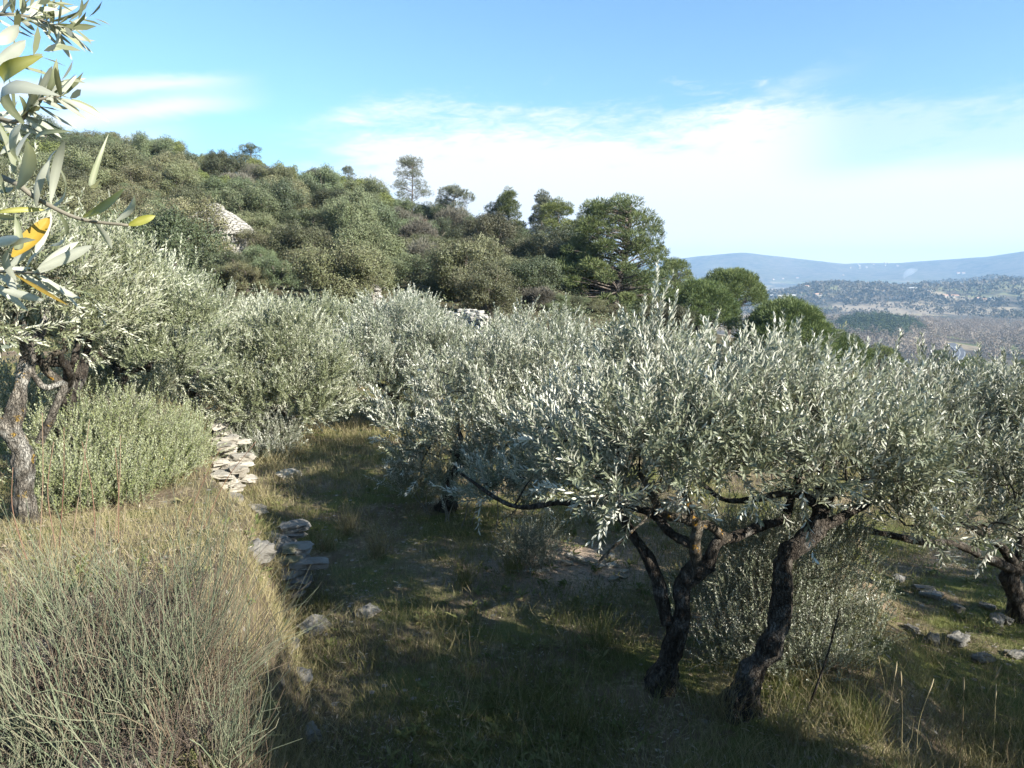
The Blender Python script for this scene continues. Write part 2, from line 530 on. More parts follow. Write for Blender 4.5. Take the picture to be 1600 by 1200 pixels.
M['lichen_bark'] = barkmat('lichen covered bark', (0.06, 0.05, 0.035), (0.20, 0.17, 0.13), lichen=(0.50, 0.26, 0.02), grey=(0.24, 0.22, 0.18), sc_=22, lt=0.60)
M['grey_bark'] = barkmat('grey olive bark', (0.06, 0.052, 0.042), (0.22, 0.195, 0.16), lichen=(0.30, 0.19, 0.04), grey=(0.30, 0.285, 0.25))
M['twig'] = plain('olive twigs', (0.16, 0.145, 0.11), nsc=30)
M['pine_bark'] = barkmat('pine bark', (0.075, 0.06, 0.05), (0.24, 0.20, 0.17), sc_=3)
M['pale_bark'] = barkmat('pale pine bark', (0.16, 0.14, 0.12), (0.36, 0.32, 0.28), sc_=3)
M['oak_bark'] = plain('oak bark', (0.10, 0.085, 0.07), nsc=4)
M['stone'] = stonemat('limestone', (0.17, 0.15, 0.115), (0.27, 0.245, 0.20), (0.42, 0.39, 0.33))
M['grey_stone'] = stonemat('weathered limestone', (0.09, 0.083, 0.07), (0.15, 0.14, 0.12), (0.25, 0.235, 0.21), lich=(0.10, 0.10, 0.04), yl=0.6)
M['hut_stone'] = stonemat('pale dry stone', (0.24, 0.225, 0.195), (0.31, 0.295, 0.26), (0.39, 0.37, 0.33), lich=(0.3, 0.27, 0.2), scale=2.0)
M['far_wood'] = leafmat('far pine wood', [(0.035, 0.05, 0.025), (0.055, 0.075, 0.035), (0.08, 0.10, 0.05)], trans=0.05, rough=0.8, spec=0.1, vary=0.0)
M['far_bare'] = leafmat('far bare wood', [(0.17, 0.135, 0.108), (0.225, 0.185, 0.15), (0.28, 0.24, 0.20)], trans=0.05, rough=0.9, spec=0.05, vary=0.0)
M['far_mix'] = leafmat('far mixed woodland', [(0.05, 0.055, 0.032), (0.10, 0.088, 0.062), (0.17, 0.14, 0.11)], trans=0.05, rough=0.9, spec=0.05, vary=0.0)
M['white_wall'] = plain('pale render', (0.34, 0.31, 0.265))
M['tile_roof'] = plain('clay tiles', (0.38, 0.23, 0.15), nsc=0.8)
M['pale_roof'] = plain('pale sheet roof', (0.38, 0.37, 0.345))
M['dark_glass'] = plain('dark window', (0.03, 0.03, 0.035), 0.2, 0.5)
M['asphalt'] = plain('asphalt', (0.11, 0.11, 0.115), nsc=0.3, amt=0.15)
M['line'] = plain('road paint', (0.5, 0.5, 0.48))
M['white_paint'] = plain('white paint', (0.78, 0.78, 0.78), 0.35, 0.5)
M['tyre'] = plain('rubber', (0.03, 0.03, 0.03))
M['seed'] = leafmat('seed heads', [(0.27, 0.22, 0.13), (0.38, 0.32, 0.20)], trans=0.1, rough=0.9, spec=0.1, vary=0.0)


# ------------------------------------------------------------------ ground
def ground_material():
    m, t = mat('ground')
    g = t.new('ShaderNodeNewGeometry')
    pos = g.outputs['Position']
    far = t.attr('far').outputs['Fac']
    hill = t.attr('hill').outputs['Fac']
    # near: soil, litter, moss, crumbled stones
    n1 = t.noise(pos, 0.9, 5, 0.6)
    n2 = t.noise(pos, 5.0, 6, 0.65)
    n3 = t.noise(pos, 28.0, 5, 0.7)
    soil = t.mix(n2, (0.085, 0.062, 0.042), (0.20, 0.15, 0.105))
    litter = t.mix(t.ss(n3, 0.35, 0.7), (0.10, 0.075, 0.045), (0.32, 0.26, 0.18))
    c = t.mix(t.ss(n2, 0.42, 0.6), soil, litter)
    moss = t.mix(n3, (0.06, 0.072, 0.022), (0.145, 0.15, 0.05))
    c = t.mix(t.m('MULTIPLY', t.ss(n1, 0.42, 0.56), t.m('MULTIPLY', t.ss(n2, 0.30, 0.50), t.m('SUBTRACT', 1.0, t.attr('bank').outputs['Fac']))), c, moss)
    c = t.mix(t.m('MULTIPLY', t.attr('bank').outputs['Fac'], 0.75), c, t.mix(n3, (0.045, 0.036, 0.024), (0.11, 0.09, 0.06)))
    path = t.attr('path').outputs['Fac']
    c = t.mix(t.m('MULTIPLY', path, t.ss(n3, 0.2, 0.6)), c, (0.34, 0.26, 0.20))
    vo = t.new('ShaderNodeTexVoronoi', feature='F1')
    t.put(vo.inputs['Vector'], pos); vo.inputs['Scale'].default_value = 14
    sep = t.new('ShaderNodeSeparateColor'); t.put(sep.inputs[0], vo.outputs['Color'])
    peb = t.m('MULTIPLY', t.ss(vo.outputs['Distance'], 0.34, 0.26), t.m('GREATER_THAN', sep.outputs[0], 0.86))
    c = t.mix(peb, c, t.mix(sep.outputs[1], (0.14, 0.125, 0.105), (0.30, 0.275, 0.24)))
    # hillside under the trees
    hn = t.noise(pos, 0.35, 5, 0.65)
    hc = t.mix(hn, (0.045, 0.042, 0.022), (0.11, 0.095, 0.06))
    c = t.mix(hill, c, hc)
    # valley: a quilt of fields, vineyards, woodland
    fv = t.scale(pos, (0.0050, 0.0022, 0.0))
    v2 = t.new('ShaderNodeTexVoronoi', feature='F1')
    t.put(v2.inputs['Vector'], fv); v2.inputs['Scale'].default_value = 1.0
    s2 = t.new('ShaderNodeSeparateColor'); t.put(s2.inputs[0], v2.outputs['Color'])
    field = t.ramp(s2.outputs[0], [(0.0, (0.22, 0.17, 0.115)), (0.3, (0.33, 0.265, 0.175)), (0.55, (0.17, 0.18, 0.075)), (0.75, (0.30, 0.235, 0.17)), (1.0, (0.12, 0.135, 0.055))])
    wn = t.noise(t.scale(pos, (1, 1, 0)), 0.0032, 7, 0.62)
    wn2 = t.noise(t.scale(pos, (1, 1, 0)), 0.02, 5, 0.7)
    wood = t.mix(t.ss(wn2, 0.35, 0.65), (0.04, 0.042, 0.026), (0.13, 0.105, 0.08))
    up = t.new('ShaderNodeSeparateXYZ'); t.put(up.inputs[0], pos)
    wmask = t.m('MAXIMUM', t.ss(wn, 0.48, 0.54), t.m('MULTIPLY', t.ss(up.outputs[2], -20, 20), 0.85))
    fc = t.mix(wmask, field, wood)
    c = t.mix(far, c, fc)
    p = principled(t, c, 0.95, 0.1, t.m('ADD', n2, t.m('MULTIPLY', n3, 0.6)), 0.6, 0.05)
    t.l.new(p.outputs[0], t.out.inputs[0])
    return m

def build_ground():
    rs = [0.0, 0.25]
    while rs[-1] < 9500:
        r = rs[-1]
        rs.append(r * (1.0 + (0.03 if r < 1.2 else 0.0145 if r < 22 else 0.03 if r < 160 else 0.022)) )
    rs = np.array(rs[1:])
    az_ = np.concatenate((np.arange(-44, 44.01, 0.4), np.arange(47, 316, 3.0)))
    A, RR = np.meshgrid(np.radians(az_), rs)
    x, y = RR * np.sin(A), RR * np.cos(A)
    z = H(x, y)
    n, k = x.shape
    v = np.stack((x, y, z), -1).reshape(-1, 3)
    i = np.arange(n - 1)[:, None] * k; j = np.arange(k)[None]; j2 = (j + 1) % k
    f = np.stack((i + j, i + k + j, i + k + j2, i + j2), -1).reshape(-1, 4)
    mb = MB()
    mb.add(v, [f[:, ::-1]])
    c0 = np.array([np.arange(k)])[:, ::-1]
    mb.faces.append((c0[:, ::-1], 0))
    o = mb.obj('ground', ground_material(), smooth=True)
    # make the faces point up
    if o.data.polygons[len(f) // 2].normal.z < 0:
        o.data.flip_normals()
    r = RR.ravel(); aa = np.degrees(A).ravel()
    aa = np.where(aa > 180, aa - 360, aa)
    far = sst(r, 260, 420) * sst(aa, 5, 12)
    hill = sst(r, 22, 34) * (1 - far)
    xf, yf = x.ravel(), y.ravel()
    pc = ground_px(900, 880)
    path = np.exp(-((xf - pc[0]) / 1.1) ** 2 - ((yf - pc[1]) / 0.8) ** 2) * 1.3
    pc2 = ground_px(430, 740)
    path += np.exp(-((xf - pc2[0]) / 0.7) ** 2 - ((yf - pc2[1]) / 0.5) ** 2) * 0.9
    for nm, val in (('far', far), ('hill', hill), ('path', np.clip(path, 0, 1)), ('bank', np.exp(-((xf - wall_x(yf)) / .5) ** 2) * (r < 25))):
        at = o.data.attributes.new(nm, 'FLOAT', 'POINT')
        at.data.foreach_set('value', val.astype(np.float32))
    tag(o, kind='structure')
    o['label'] = 'uneven ground running from grassy olive terraces to the wooded valley'
    return o

build_ground()


# ------------------------------------------------------------------ stones
def stone(mb, c, size, rng, rot=None, mi=0, lumps=0.22, sub=4):
    """an angular weathered block"""
    n = sub + 1
    g = np.linspace(-1, 1, n)
    vs, fs, cnt = [], [], 0
    for ax in range(3):
        for s in (-1, 1):
            a, b = np.meshgrid(g, g, indexing='ij')
            p = np.zeros((n, n, 3)); p[..., ax] = s; p[..., (ax + 1) % 3] = a * s; p[..., (ax + 2) % 3] = b
            ii = np.arange(n * n).reshape(n, n)
            q = np.stack((ii[:-1, :-1], ii[1:, :-1], ii[1:, 1:], ii[:-1, 1:]), -1).reshape(-1, 4)
            vs.append(p.reshape(-1, 3)); fs.append(q + cnt); cnt += n * n
    v = np.concatenate(vs)
    rd = nrmz(v) * 1.25
    v = v * 0.62 + rd * 0.38
    off = rng.uniform(0, 90, 3)
    d = np.array([[mnoise.noise(Vector(p * 1.1 + off)), mnoise.noise(Vector(p * 1.1 + off + 31)), mnoise.noise(Vector(p * 1.1 + off + 67))] for p in v])
    d2 = np.array([mnoise.noise(Vector(p * 3.3 + off)) for p in v])
    d3 = np.array([mnoise.noise(Vector(p * 7.5 + off)) for p in v])
    v = v + d * lumps * 1.6 + nrmz(v) * (d2 * 0.6 + d3 * 0.45)[:, None] * lumps
    v = v * np.asarray(size) * 0.5
    a = rng.uniform(0, 2 * math.pi) if rot is None else rot
    tl = rng.normal(0, 0.10, 2)
    ca, sa = math.cos(a), math.sin(a)
    Rz = np.array(((ca, -sa, 0), (sa, ca, 0), (0, 0, 1)))
    Rx = np.array(((1, 0, 0), (0, math.cos(tl[0]), -math.sin(tl[0])), (0, math.sin(tl[0]), math.cos(tl[0]))))
    v = v @ Rx.T @ Rz.T + np.asarray(c)
    mb.add(v, [np.concatenate(fs)], mi, rng.uniform())

def stone_wall(name, pts, hgt, label, rng, mats='stone', thick=0.35, size=(0.30, 0.14), gaps=(), embed=0.0, group=None, cat='stone wall', sink=0.0, jit=0.045, lumps=.26):
    """courses of rough blocks laid along a line on the ground"""
    pts = np.asarray(pts, float)
    seg = np.linalg.norm(np.diff(pts, axis=0), axis=1); s = np.concatenate(([0], np.cumsum(seg)))
    mb = MB()
    z = 0.0
    course = 0
    while z < hgt:
        ch = size[1] * rng.uniform(0.75, 1.25)
        d = rng.uniform(0, size[0])
        while d < s[-1]:
            ln = size[0] * rng.uniform(0.55, 1.6)
            q = d + ln / 2
            x = np.interp(q, s, pts[:, 0]); y = np.interp(q, s, pts[:, 1])
            tx = np.interp(q + .1, s, pts[:, 0]) - np.interp(q - .1, s, pts[:, 0]); ty = np.interp(q + .1, s, pts[:, 1]) - np.interp(q - .1, s, pts[:, 1])
            lim = hgt * (0.62 + 0.55 * float(vn(np.array([q * 0.9]), np.array([3.3]), 77)[0]))
            if z < lim and not any(a < q < b for a, b in gaps):
                nx, ny = -ty, tx; nl = math.hypot(nx, ny) + 1e-6
                back = embed * z + rng.normal(0, jit)
                gx, gy = x + nx / nl * back, y + ny / nl * back
                zz = Hs(x - nx / nl * -0.0 , y)
                stone(mb, (gx, gy, min(zz, Hs(x - 0.35 * -1, y)) + z + ch * 0.45 - sink + rng.normal(0, 0.012)), (ln * 0.97, thick * rng.uniform(0.7, 1.25), ch * 1.02), rng, math.atan2(ty, tx) + rng.normal(0, 0.22), lumps=lumps)
            d += ln
        z += ch
        course += 1
    o = mb.obj(name, M[mats])
    return tag(o, label, cat, group)

rng = np.random.default_rng(4)
def wall_line(y0, y1, n=14, off=0.0):
    ys = np.linspace(y0, y1, n)
    return np.stack((wall_x(ys) + off, ys), 1)

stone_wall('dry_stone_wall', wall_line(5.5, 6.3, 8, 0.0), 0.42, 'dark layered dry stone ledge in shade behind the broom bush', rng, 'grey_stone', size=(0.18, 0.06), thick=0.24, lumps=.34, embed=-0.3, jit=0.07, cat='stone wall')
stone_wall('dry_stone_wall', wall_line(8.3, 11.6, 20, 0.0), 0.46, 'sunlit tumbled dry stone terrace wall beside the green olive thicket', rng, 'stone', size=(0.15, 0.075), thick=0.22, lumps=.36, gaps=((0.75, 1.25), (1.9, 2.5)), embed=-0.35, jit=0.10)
stone_wall('dry_stone_wall', wall_line(15.5, 21, 18, 0.1), 0.95, 'far pale end of the terrace wall between olive trunks', rng, 'stone', size=(0.3, 0.12), embed=-0.15)
for (p0, p1, h, lab, em) in (((500, 462, 37), (590, 466, 36), 0.9, 'pale dry stone wall half hidden behind olive tops below the oaks', 0.0),
                             ((682, 497, 30), (756, 495, 29), 0.85, 'white collapsed dry stone wall at the foot of the oak slope', 0.0)):
    a, b = U(*p0), U(*p1)
    n = 10
    pts = np.array([a[:2] * (1 - t) + b[:2] * t for t in np.linspace(0, 1, n)])
    stone_wall('dry_stone_wall', pts, h, lab, rng, 'hut_stone', size=(0.26, 0.11), thick=0.3, embed=0.5)
def boulder(px, py, size, label, mats='grey_stone', rot=None, cat='rock', name='rock', group=None, Y=None):
    g = ground_px(px, py) if Y is None else U(px, py, Y)
    if Y is not None: g[2] = Hs(g[0], g[1])
    mb = MB()
    stone(mb, g + np.array((0, 0, size[2] * 0.22)), size, rng, rot, lumps=0.26, sub=7)
    return tag(mb.obj(name, M[mats], smooth=False), label, cat, group)

boulder(352, 826, (0.34, 0.25, 0.18), 'rounded grey boulder fallen below the sunlit wall', 'grey_stone', 0.4, Y=7.2)
boulder(402, 785, (0.32, 0.14, 0.10), 'long pale stone lying on the grass right of the terrace wall', 'stone', 2.3, Y=8.1)
boulder(400, 925, (0.22, 0.18, 0.14), 'grey stone behind the tips of the broom bush', 'grey_stone', 1.1, Y=5.0)
boulder(25, 1055, (0.26, 0.20, 0.15), 'grey rock at the left edge inside the broom bush', 'stone', 0.3)
boulder(175, 1212, (0.22, 0.15, 0.09), 'pale flat stone under the broom bush at the bottom', 'stone', 0.2)
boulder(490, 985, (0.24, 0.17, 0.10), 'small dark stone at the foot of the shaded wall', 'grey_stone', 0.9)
boulder(450, 745, (0.28, 0.2, 0.11), 'small pale stone under the green olive in the middle', 'stone', 0.9)
boulder(575, 960, (0.16, 0.12, 0.07), 'small half buried stone in the shaded grass', 'grey_stone', 0.9)
for k, (px, py, L) in enumerate(((455, 1010, .10), (470, 1060, .13), (485, 1150, .12))):
    boulder(px, py, (L, L * .7, L * .55), 'small grey stone set in the earth bank right of the broom bush', 'grey_stone', None, 'stone', 'bank_stone', 'small stones set in the earth bank')
for row, lab, n in ((((1400, 908), (1440, 928), (1500, 943), (1560, 966), (1590, 980)), 'flat half buried stone in the mossy line running toward the far right olive trunk', 7),
                    (((1428, 1000), (1480, 1008), (1530, 1016), (1590, 1026)), 'flat half buried stone in the lower broken line on the shaded bank', 5)):
    for k in range(n):
        q = (k + rng.uniform(-.3, .3)) / (n - 1) * (len(row) - 1); q = min(max(q, 0), len(row) - 1.001)
        a, b = np.array(row[int(q)]), np.array(row[int(q) + 1]); p = a + (b - a) * (q % 1) + rng.normal(0, 8, 2)
        L = rng.uniform(.08, .2)
        boulder(p[0], p[1], (L, L * rng.uniform(.5, .8), rng.uniform(.05, .08)), lab, 'grey_stone', None, 'stone', 'flat_stone', lab.split(' in the ')[0] + 's in the ' + ('mossy line' if 'mossy' in lab else 'lower line'))
g_st = 'small loose stones on the bare soil patch'
for k in range(14):
    boulder(840 + rng.uniform(0, 140), 868 + rng.uniform(0, 40), (0.07 + rng.uniform(0, .05), 0.06, 0.04), 'small loose stone on the bare soil patch behind the main olive', 'stone', None, 'stone', 'loose_stone', g_st)


# ------------------------------------------------------------------ olive trees
def lobes_px(rows, dy=0, k=1.0):
    return [(U(px, py + dy, Y), r * k) for px, py, Y, r in rows]

def sample_clusters(rng, lobes, n, zmin=-0.55):
    wts = np.array([r ** 2 for c, r in lobes]); wts /= wts.sum()
    out, own = [], []
    while len(out) < n:
        i = rng.choice(len(lobes), p=wts)
        c, r = lobes[i]
        d = rand_dir(rng, 1)[0]
        if d[2] < zmin: continue
        p = c + d * r * rng.uniform(0.45, 1.0) * np.array((1, 1, 0.85))
        if any(np.linalg.norm(p - c2) < 0.55 * r2 for j, (c2, r2) in enumerate(lobes) if j != i) and rng.uniform() < 0.7: continue
        out.append(p); own.append(i)
    return np.array(out), np.array(own)

def connect(rng, nodes, targets, sag=0.06):
    """greedy branching: every target is tied to the nearest point of the wood that stands so far"""
    nodes = [np.asarray(p) for p in nodes]
    N = np.array(nodes)
    todo = sorted(range(len(targets)), key=lambda i: np.min(np.linalg.norm(N - targets[i], axis=1)))
    paths = []
    for i in todo:
        t = targets[i]
        d = np.linalg.norm(N - t, axis=1) + 0.25 * np.maximum(0, N[:, 2] - t[2])
        a = N[np.argmin(d)]
        L = np.linalg.norm(t - a)
        m = (a + t) / 2 + rng.normal(0, 0.10, 3) * L + np.array((0, 0, sag * L))
        p = resample([a, m, t], max(4, min(9, int(L / 0.12) + 3)))
        paths.append(p)
        N = np.vstack((N, p[1:]))
    return paths

def shoots(rng, mb, bases, dirs, lens, leafL, leafW, gap, style, mi_leaf=0, mi_twig=None, ang=0.72, bend=0.25, yellow_ok=True):
    """leafy shoots: opposite pairs of leaves set up a slightly bent stem"""
    n = len(bases)
    dirs = nrmz(dirs)
    bnd = rand_dir(rng, n) * bend
    ref = rand_dir(rng, n)
    s1 = nrmz(np.cross(dirs, ref)); s2 = np.cross(dirs, s1)
    kmax = int(np.max(lens) / gap) + 1
    B, A, N_, L_, W_, Rn = [], [], [], [], [], []
    srnd = np.repeat(rng.uniform(0, 1, n // 7 + 1), 7)[:n] * .6 + rng.uniform(0, .4, n)
    for k in range(kmax):
        t = (k + 1) * gap
        ok = t < lens
        if not ok.any(): break
        fr = (t / lens)[ok][:, None]
        d = nrmz(dirs[ok] + bnd[ok] * fr * 1.6)
        p = bases[ok] + dirs[ok] * t + bnd[ok] * t * fr * 0.8
        sd = (s1 if k % 2 == 0 else s2)[ok]
        for sg in (1, -1):
            o = sd * sg + rng.normal(0, 0.22, (ok.sum(), 3))
            an = ang * (1.12 - 0.45 * fr)
            ax = nrmz(d * np.cos(an) + nrmz(o) * np.sin(an))
            nr = d - ax * np.sum(d * ax, 1, keepdims=True) + rng.normal(0, 0.25, (ok.sum(), 3))
            B.append(p); A.append(ax); N_.append(nr)
            L_.append(leafL * rng.uniform(0.7, 1.15, ok.sum()) * (1.05 - 0.4 * fr[:, 0] ** 3)); W_.append(leafW * rng.uniform(0.8, 1.2, ok.sum()))
            Rn.append(np.clip(srnd[ok] * 0.6 + rng.uniform(0, 0.4, ok.sum()), 0, 1))
    leaf_sets(mb, np.concatenate(B), np.concatenate(A), np.concatenate(N_), np.concatenate(L_), np.concatenate(W_), style, mi_leaf, np.concatenate(Rn))
    if mi_twig is not None:
        rad = 0.0016
        q = []
        for a in (0, 2.1, 4.2):
            o = (s1 * math.cos(a) + s2 * math.sin(a)) * rad
            q.append(bases + o); q.append(bases + dirs * lens[:, None] + bnd * lens[:, None] * 0.8 + o * 0.3)
        v = np.stack(q, 1)
        f = np.array(((0, 2, 3, 1), (2, 4, 5, 3), (4, 0, 1, 5)))
        fs = (np.arange(n)[:, None, None] * 6 + f[None]).reshape(-1, 4)
        mb.add(v.reshape(-1, 3), [fs], mi_twig, 0.5)

def wiggle(rng, a, b, n, amt):
    a, b = np.asarray(a, float), np.asarray(b, float)
    t = np.linspace(0, 1, n)[:, None]
    p = a * (1 - t) + b * t
    L = np.linalg.norm(b - a)
    p[1:-1] += rng.normal(0, amt * L, (n - 2, 3))
    return resample(p, n * 4)

def olive(label, seed, base, lobes, trunks=None, limbs=None, fork_h=0.7, tr=0.09, clusters=110, per=11, slen=(0.14, 0.32), leafL=0.06, leafW=0.0125,
          gap=0.022, style='quad', leaf='olive', bark='bark', twig=True, up=0.75, extra=None, group='olive trees on the terraces', cat='olive tree', name='olive_tree', limb_bark=None, zmin=-0.5, hi=True):
    rng = np.random.default_rng(seed)
    base = np.asarray(base, float)
    rt = root(name, base, label, cat, group)
    nodes = []
    if trunks is None:
        cen = np.mean([c for c, r in lobes], axis=0)
        fk = base + (cen - base) * np.array((0.3, 0.3, 0)) + np.array((0, 0, fork_h))
        trunks = [(wiggle(rng, base - np.array((0, 0, 0.12)), fk, 5, 0.06), (tr * 1.8, tr * 1.1, tr * 0.95, tr * 1.05))]
        limbs = []
        big = sorted(lobes, key=lambda l: -l[1])[:5]
        for c, r in big:
            limbs.append((wiggle(rng, fk - np.array((0, 0, 0.05)), c - np.array((0, 0, r * 0.35)), 5, 0.07), (tr * 0.62, tr * 0.42, tr * 0.22)))
    for k, (p, r) in enumerate(trunks):
        mb = MB()
        p = resample(p, max(10, int(np.sum(np.linalg.norm(np.diff(p, axis=0), axis=1)) / (0.03 if hi else 0.12))))
        tube(mb, p, r, 30 if hi else 8, 0, rough=0.55 if hi else 0.15, seed=seed * 3 + k)
        mb.obj('trunk', M[bark], rt, smooth=True)
        nodes += list(p[len(p) // 2:])
    for k, lm in enumerate(limbs):
        p, r = lm[0], lm[1]
        mb = MB()
        p = resample(p, max(8, int(np.sum(np.linalg.norm(np.diff(p, axis=0), axis=1)) / (0.03 if hi else 0.15))))
        tube(mb, p, r, 12 if hi else 6, 0, rough=0.28 if hi else 0.1, seed=seed * 5 + k)
        mb.obj('limb', M[lm[2] if len(lm) > 2 else bark], rt, smooth=True)
        nodes += list(p[::2])
    cl, own = sample_clusters(rng, lobes, clusters, zmin)
    paths = connect(rng, nodes, cl)
    mb = MB()
    for p in paths:
        L = np.sum(np.linalg.norm(np.diff(p, axis=0), axis=1))
        tube(mb, p, (min(0.016, 0.005 + 0.012 * L), 0.003), 5 if hi else 4, 2, cap=False)
    n = clusters * per
    idx = np.repeat(np.arange(clusters), per)
    cen = np.array([lobes[i][0] for i in own])[idx]
    rr = np.array([lobes[i][1] for i in own])[idx][:, None]
    bs = cl[idx] + rng.normal(0, 0.065, (n, 3)) * (0.6 + rr)
    dr = nrmz(bs - cen) * 0.65 + np.array((0, 0, up)) + rng.normal(0, 0.38, (n, 3))
    # low shoots hang a little
    low = (bs[:, 2] - cen[:, 2]) < -0.25 * rr[:, 0]
    dr[low, 2] -= 0.45
    ln = rng.uniform(slen[0], slen[1], n)
    shoots(rng, mb, bs, dr, ln, leafL, leafW, gap, style, 0, 1 if twig else None)
    if extra is not None:
        eb, ed, el_ = extra
        shoots(rng, mb, np.array(eb), np.array(ed), np.array(el_), leafL * 0.95, leafW, gap * 1.1, style, 0, 1, ang=0.55, bend=0.12)
    mb.obj('crown', [M[leaf], M['twig'], M[bark]], rt)
    return rt

def PX(rows):
    return np.array([U(*r) for r in rows])

# --- main olive, two leaning stems
bA = ground_px(1155, 1112)
g1 = ground_px(1035, 1075)
y1, y2 = g1[1], bA[1]
trA = [
    (PX([(1030, 1090, y1), (1045, 1030, y1), (1062, 960, y1), (1065, 915, y1), (1090, 890, y1 - .05), (1112, 880, y1 - .08)]), (0.13, 0.062, 0.052, 0.052, 0.044)),
    (PX([(1152, 1125, y2), (1168, 1060, y2), (1210, 1000, y2 + .05), (1222, 930, y2 + .08), (1225, 880, y2 + .1), (1268, 832, y2 + .15), (1292, 780, y2 + .2), (1305, 720, y2 + .3)]),
     (0.13, 0.068, 0.060, 0.056, 0.060, 0.054, 0.04, 0.028)),
]
lmA = [
    (PX([(1045, 975, y1), (1022, 890, y1 + .05), (985, 830, y1 + .1), (950, 770, y1 + .2), (930, 690, y1 + .3)]), (0.045, 0.034, 0.022)),
    (PX([(1105, 885, y1 - .08), (1120, 850, y1 - .05), (1150, 838, y1), (1190, 822, y1 + .1), (1222, 812, y1 + .15), (1236, 780, y1 + .2), (1260, 700, y1 + .4)]), (0.045, 0.035, 0.030, 0.028, 0.018)),
    (PX([(1092, 890, y1 - .05), (1085, 850, y1 - .1), (1090, 820, y1 - .15), (1065, 810, y1 - .2), (1035, 800, y1 - .25), (1000, 740, y1 - .3)]), (0.044, 0.034, 0.028, 0.016), 'lichen_bark'),
    (PX([(1135, 842, y1 - .03), (1110, 822, y1 - .1), (1085, 812, y1 - .15), (1060, 740, y1 - .2)]), (0.032, 0.026, 0.015), 'lichen_bark'),
    (PX([(1080, 850, y1 - .1), (1050, 835, y1 - .05), (1015, 800, y1 + .1), (950, 790, y1 + .3), (880, 785, y1 + .5), (800, 790, y1 + .7), (720, 740, y1 + .9)]), (0.034, 0.030, 0.026, 0.020, 0.012)),
    (PX([(930, 885, y1 - .6), (955, 858, y1 - .55), (985, 832, y1 - .5), (1020, 795, y1 - .45), (1040, 720, y1 - .35)]), (0.010, 0.010, 0.008, 0.005), 'lichen_bark'),
    (PX([(1290, 800, y2 + .2), (1240, 770, y2 + .3), (1180, 780, y2 + .5), (1120, 775, y2 + .7), (1050, 700, y2 + .9)]), (0.03, 0.022, 0.012)),
    (PX([(1275, 828, y2 + .15), (1330, 800, y2 + .25), (1390, 760, y2 + .35), (1430, 690, y2 + .4)]), (0.035, 0.024, 0.012)),
]
lobA = lobes_px([(900, 670, 5.0, .42), (985, 655, 5.0, .46), (1085, 652, 5.2, .48), (1190, 640, 5.2, .50), (1290, 665, 5.2, .46), (950, 715, 4.1, .38), (1050, 700, 4.1, .40),
                 (1155, 690, 4.1, .40), (1260, 695, 4.2, .40), (1365, 700, 4.4, .42), (1050, 640, 6.0, .46), (1200, 645, 6.0, .44), (1340, 675, 6.0, .42), (1000, 755, 3.8, .22), (1090, 745, 3.9, .22), (1330, 745, 3.9, .28), (870, 735, 5.2, .28),
                 (1120, 725, 4.6, .32), (1005, 590, 5.4, .30), (1225, 740, 4.3, .26), (900, 745, 4.9, .26), (945, 768, 4.3, .18), (1000, 775, 3.8, .17), (1390, 770, 4.3, .28), (1175, 745, 4.5, .2), (840, 772, 5.5, .22), (775, 762, 5.9, .24), (900, 770, 5.0, .2)])
tb = U(1005, 560, 5.2)
exb, exd, exl = [], [], []
rs_ = np.random.default_rng(8)
sprigs = [(1015, 545, 1033, 398, 5.2), (1016, 520, 1044, 430, 5.2)]
for k in range(16):
    px = rs_.uniform(995, 1045)
    sprigs.append((px, 560 - rs_.uniform(0, 25), px + (px - 1018) * 1.2 + rs_.normal(0, 8), rs_.uniform(452, 525), 5.2 + rs_.normal(0, .08)))
for k in range(26):
    px = rs_.uniform(1060, 1400); b0 = np.interp(px, [1050, 1200, 1300, 1400], [555, 560, 590, 600])
    sprigs.append((px, b0 + 10, px + rs_.normal(0, 16), b0 - rs_.uniform(20, 75), 5.6 + rs_.normal(0, .3)))
for k in range(8):
    px = rs_.uniform(870, 990)
    sprigs.append((px, 590, px + rs_.normal(0, 14), 590 - rs_.uniform(20, 55), 5.2))
sprigs += [(1385, 610, 1402, 512, 5.0), (1440, 600, 1432, 528, 5.0), (1445, 600, 1448, 518, 5.05), (1452, 600, 1462, 540, 5.05)]
for (px, py, qx, qy, Y) in sprigs:
    a, b = U(px, py, Y), U(qx, qy, Y + 0.05)
    exb.append(a); exd.append(b - a); exl.append(np.linalg.norm(b - a))
olive('large silver olive with two dark leaning stems and orange lichen on its limbs', 11, bA, lobA, trA, lmA, clusters=218, per=12, slen=(0.14, 0.36), leafL=0.063, leafW=0.0145, gap=0.023, style='hex', extra=(exb, exd, exl))

# --- right-hand olive
bC = ground_px(1588, 968)
yC = bC[1]
trC = [(PX([(1592, 985, yC), (1588, 940, yC), (1578, 905, yC), (1590, 880, yC)]), (0.085, 0.070, 0.072, 0.06))]
lmC = [(PX([(1592, 892, yC), (1560, 880, yC - .1), (1500, 852, yC - .3), (1450, 848, yC - .4), (1400, 838, yC - .5), (1350, 828, yC - .6), (1310, 822, yC - .7), (1280, 760, yC - .7)]), (0.05, 0.038, 0.032, 0.028, 0.024, 0.014)),
       (PX([(1588, 885, yC), (1560, 850, yC - .1), (1530, 830, yC - .2), (1490, 800, yC - .3), (1450, 730, yC - .3)]), (0.045, 0.03, 0.016)),
       (PX([(1592, 885, yC), (1640, 830, yC), (1680, 740, yC)]), (0.045, 0.03, 0.016)),
       (PX([(1590, 885, yC), (1600, 800, yC + .1), (1590, 700, yC + .2)]), (0.045, 0.03, 0.016))]
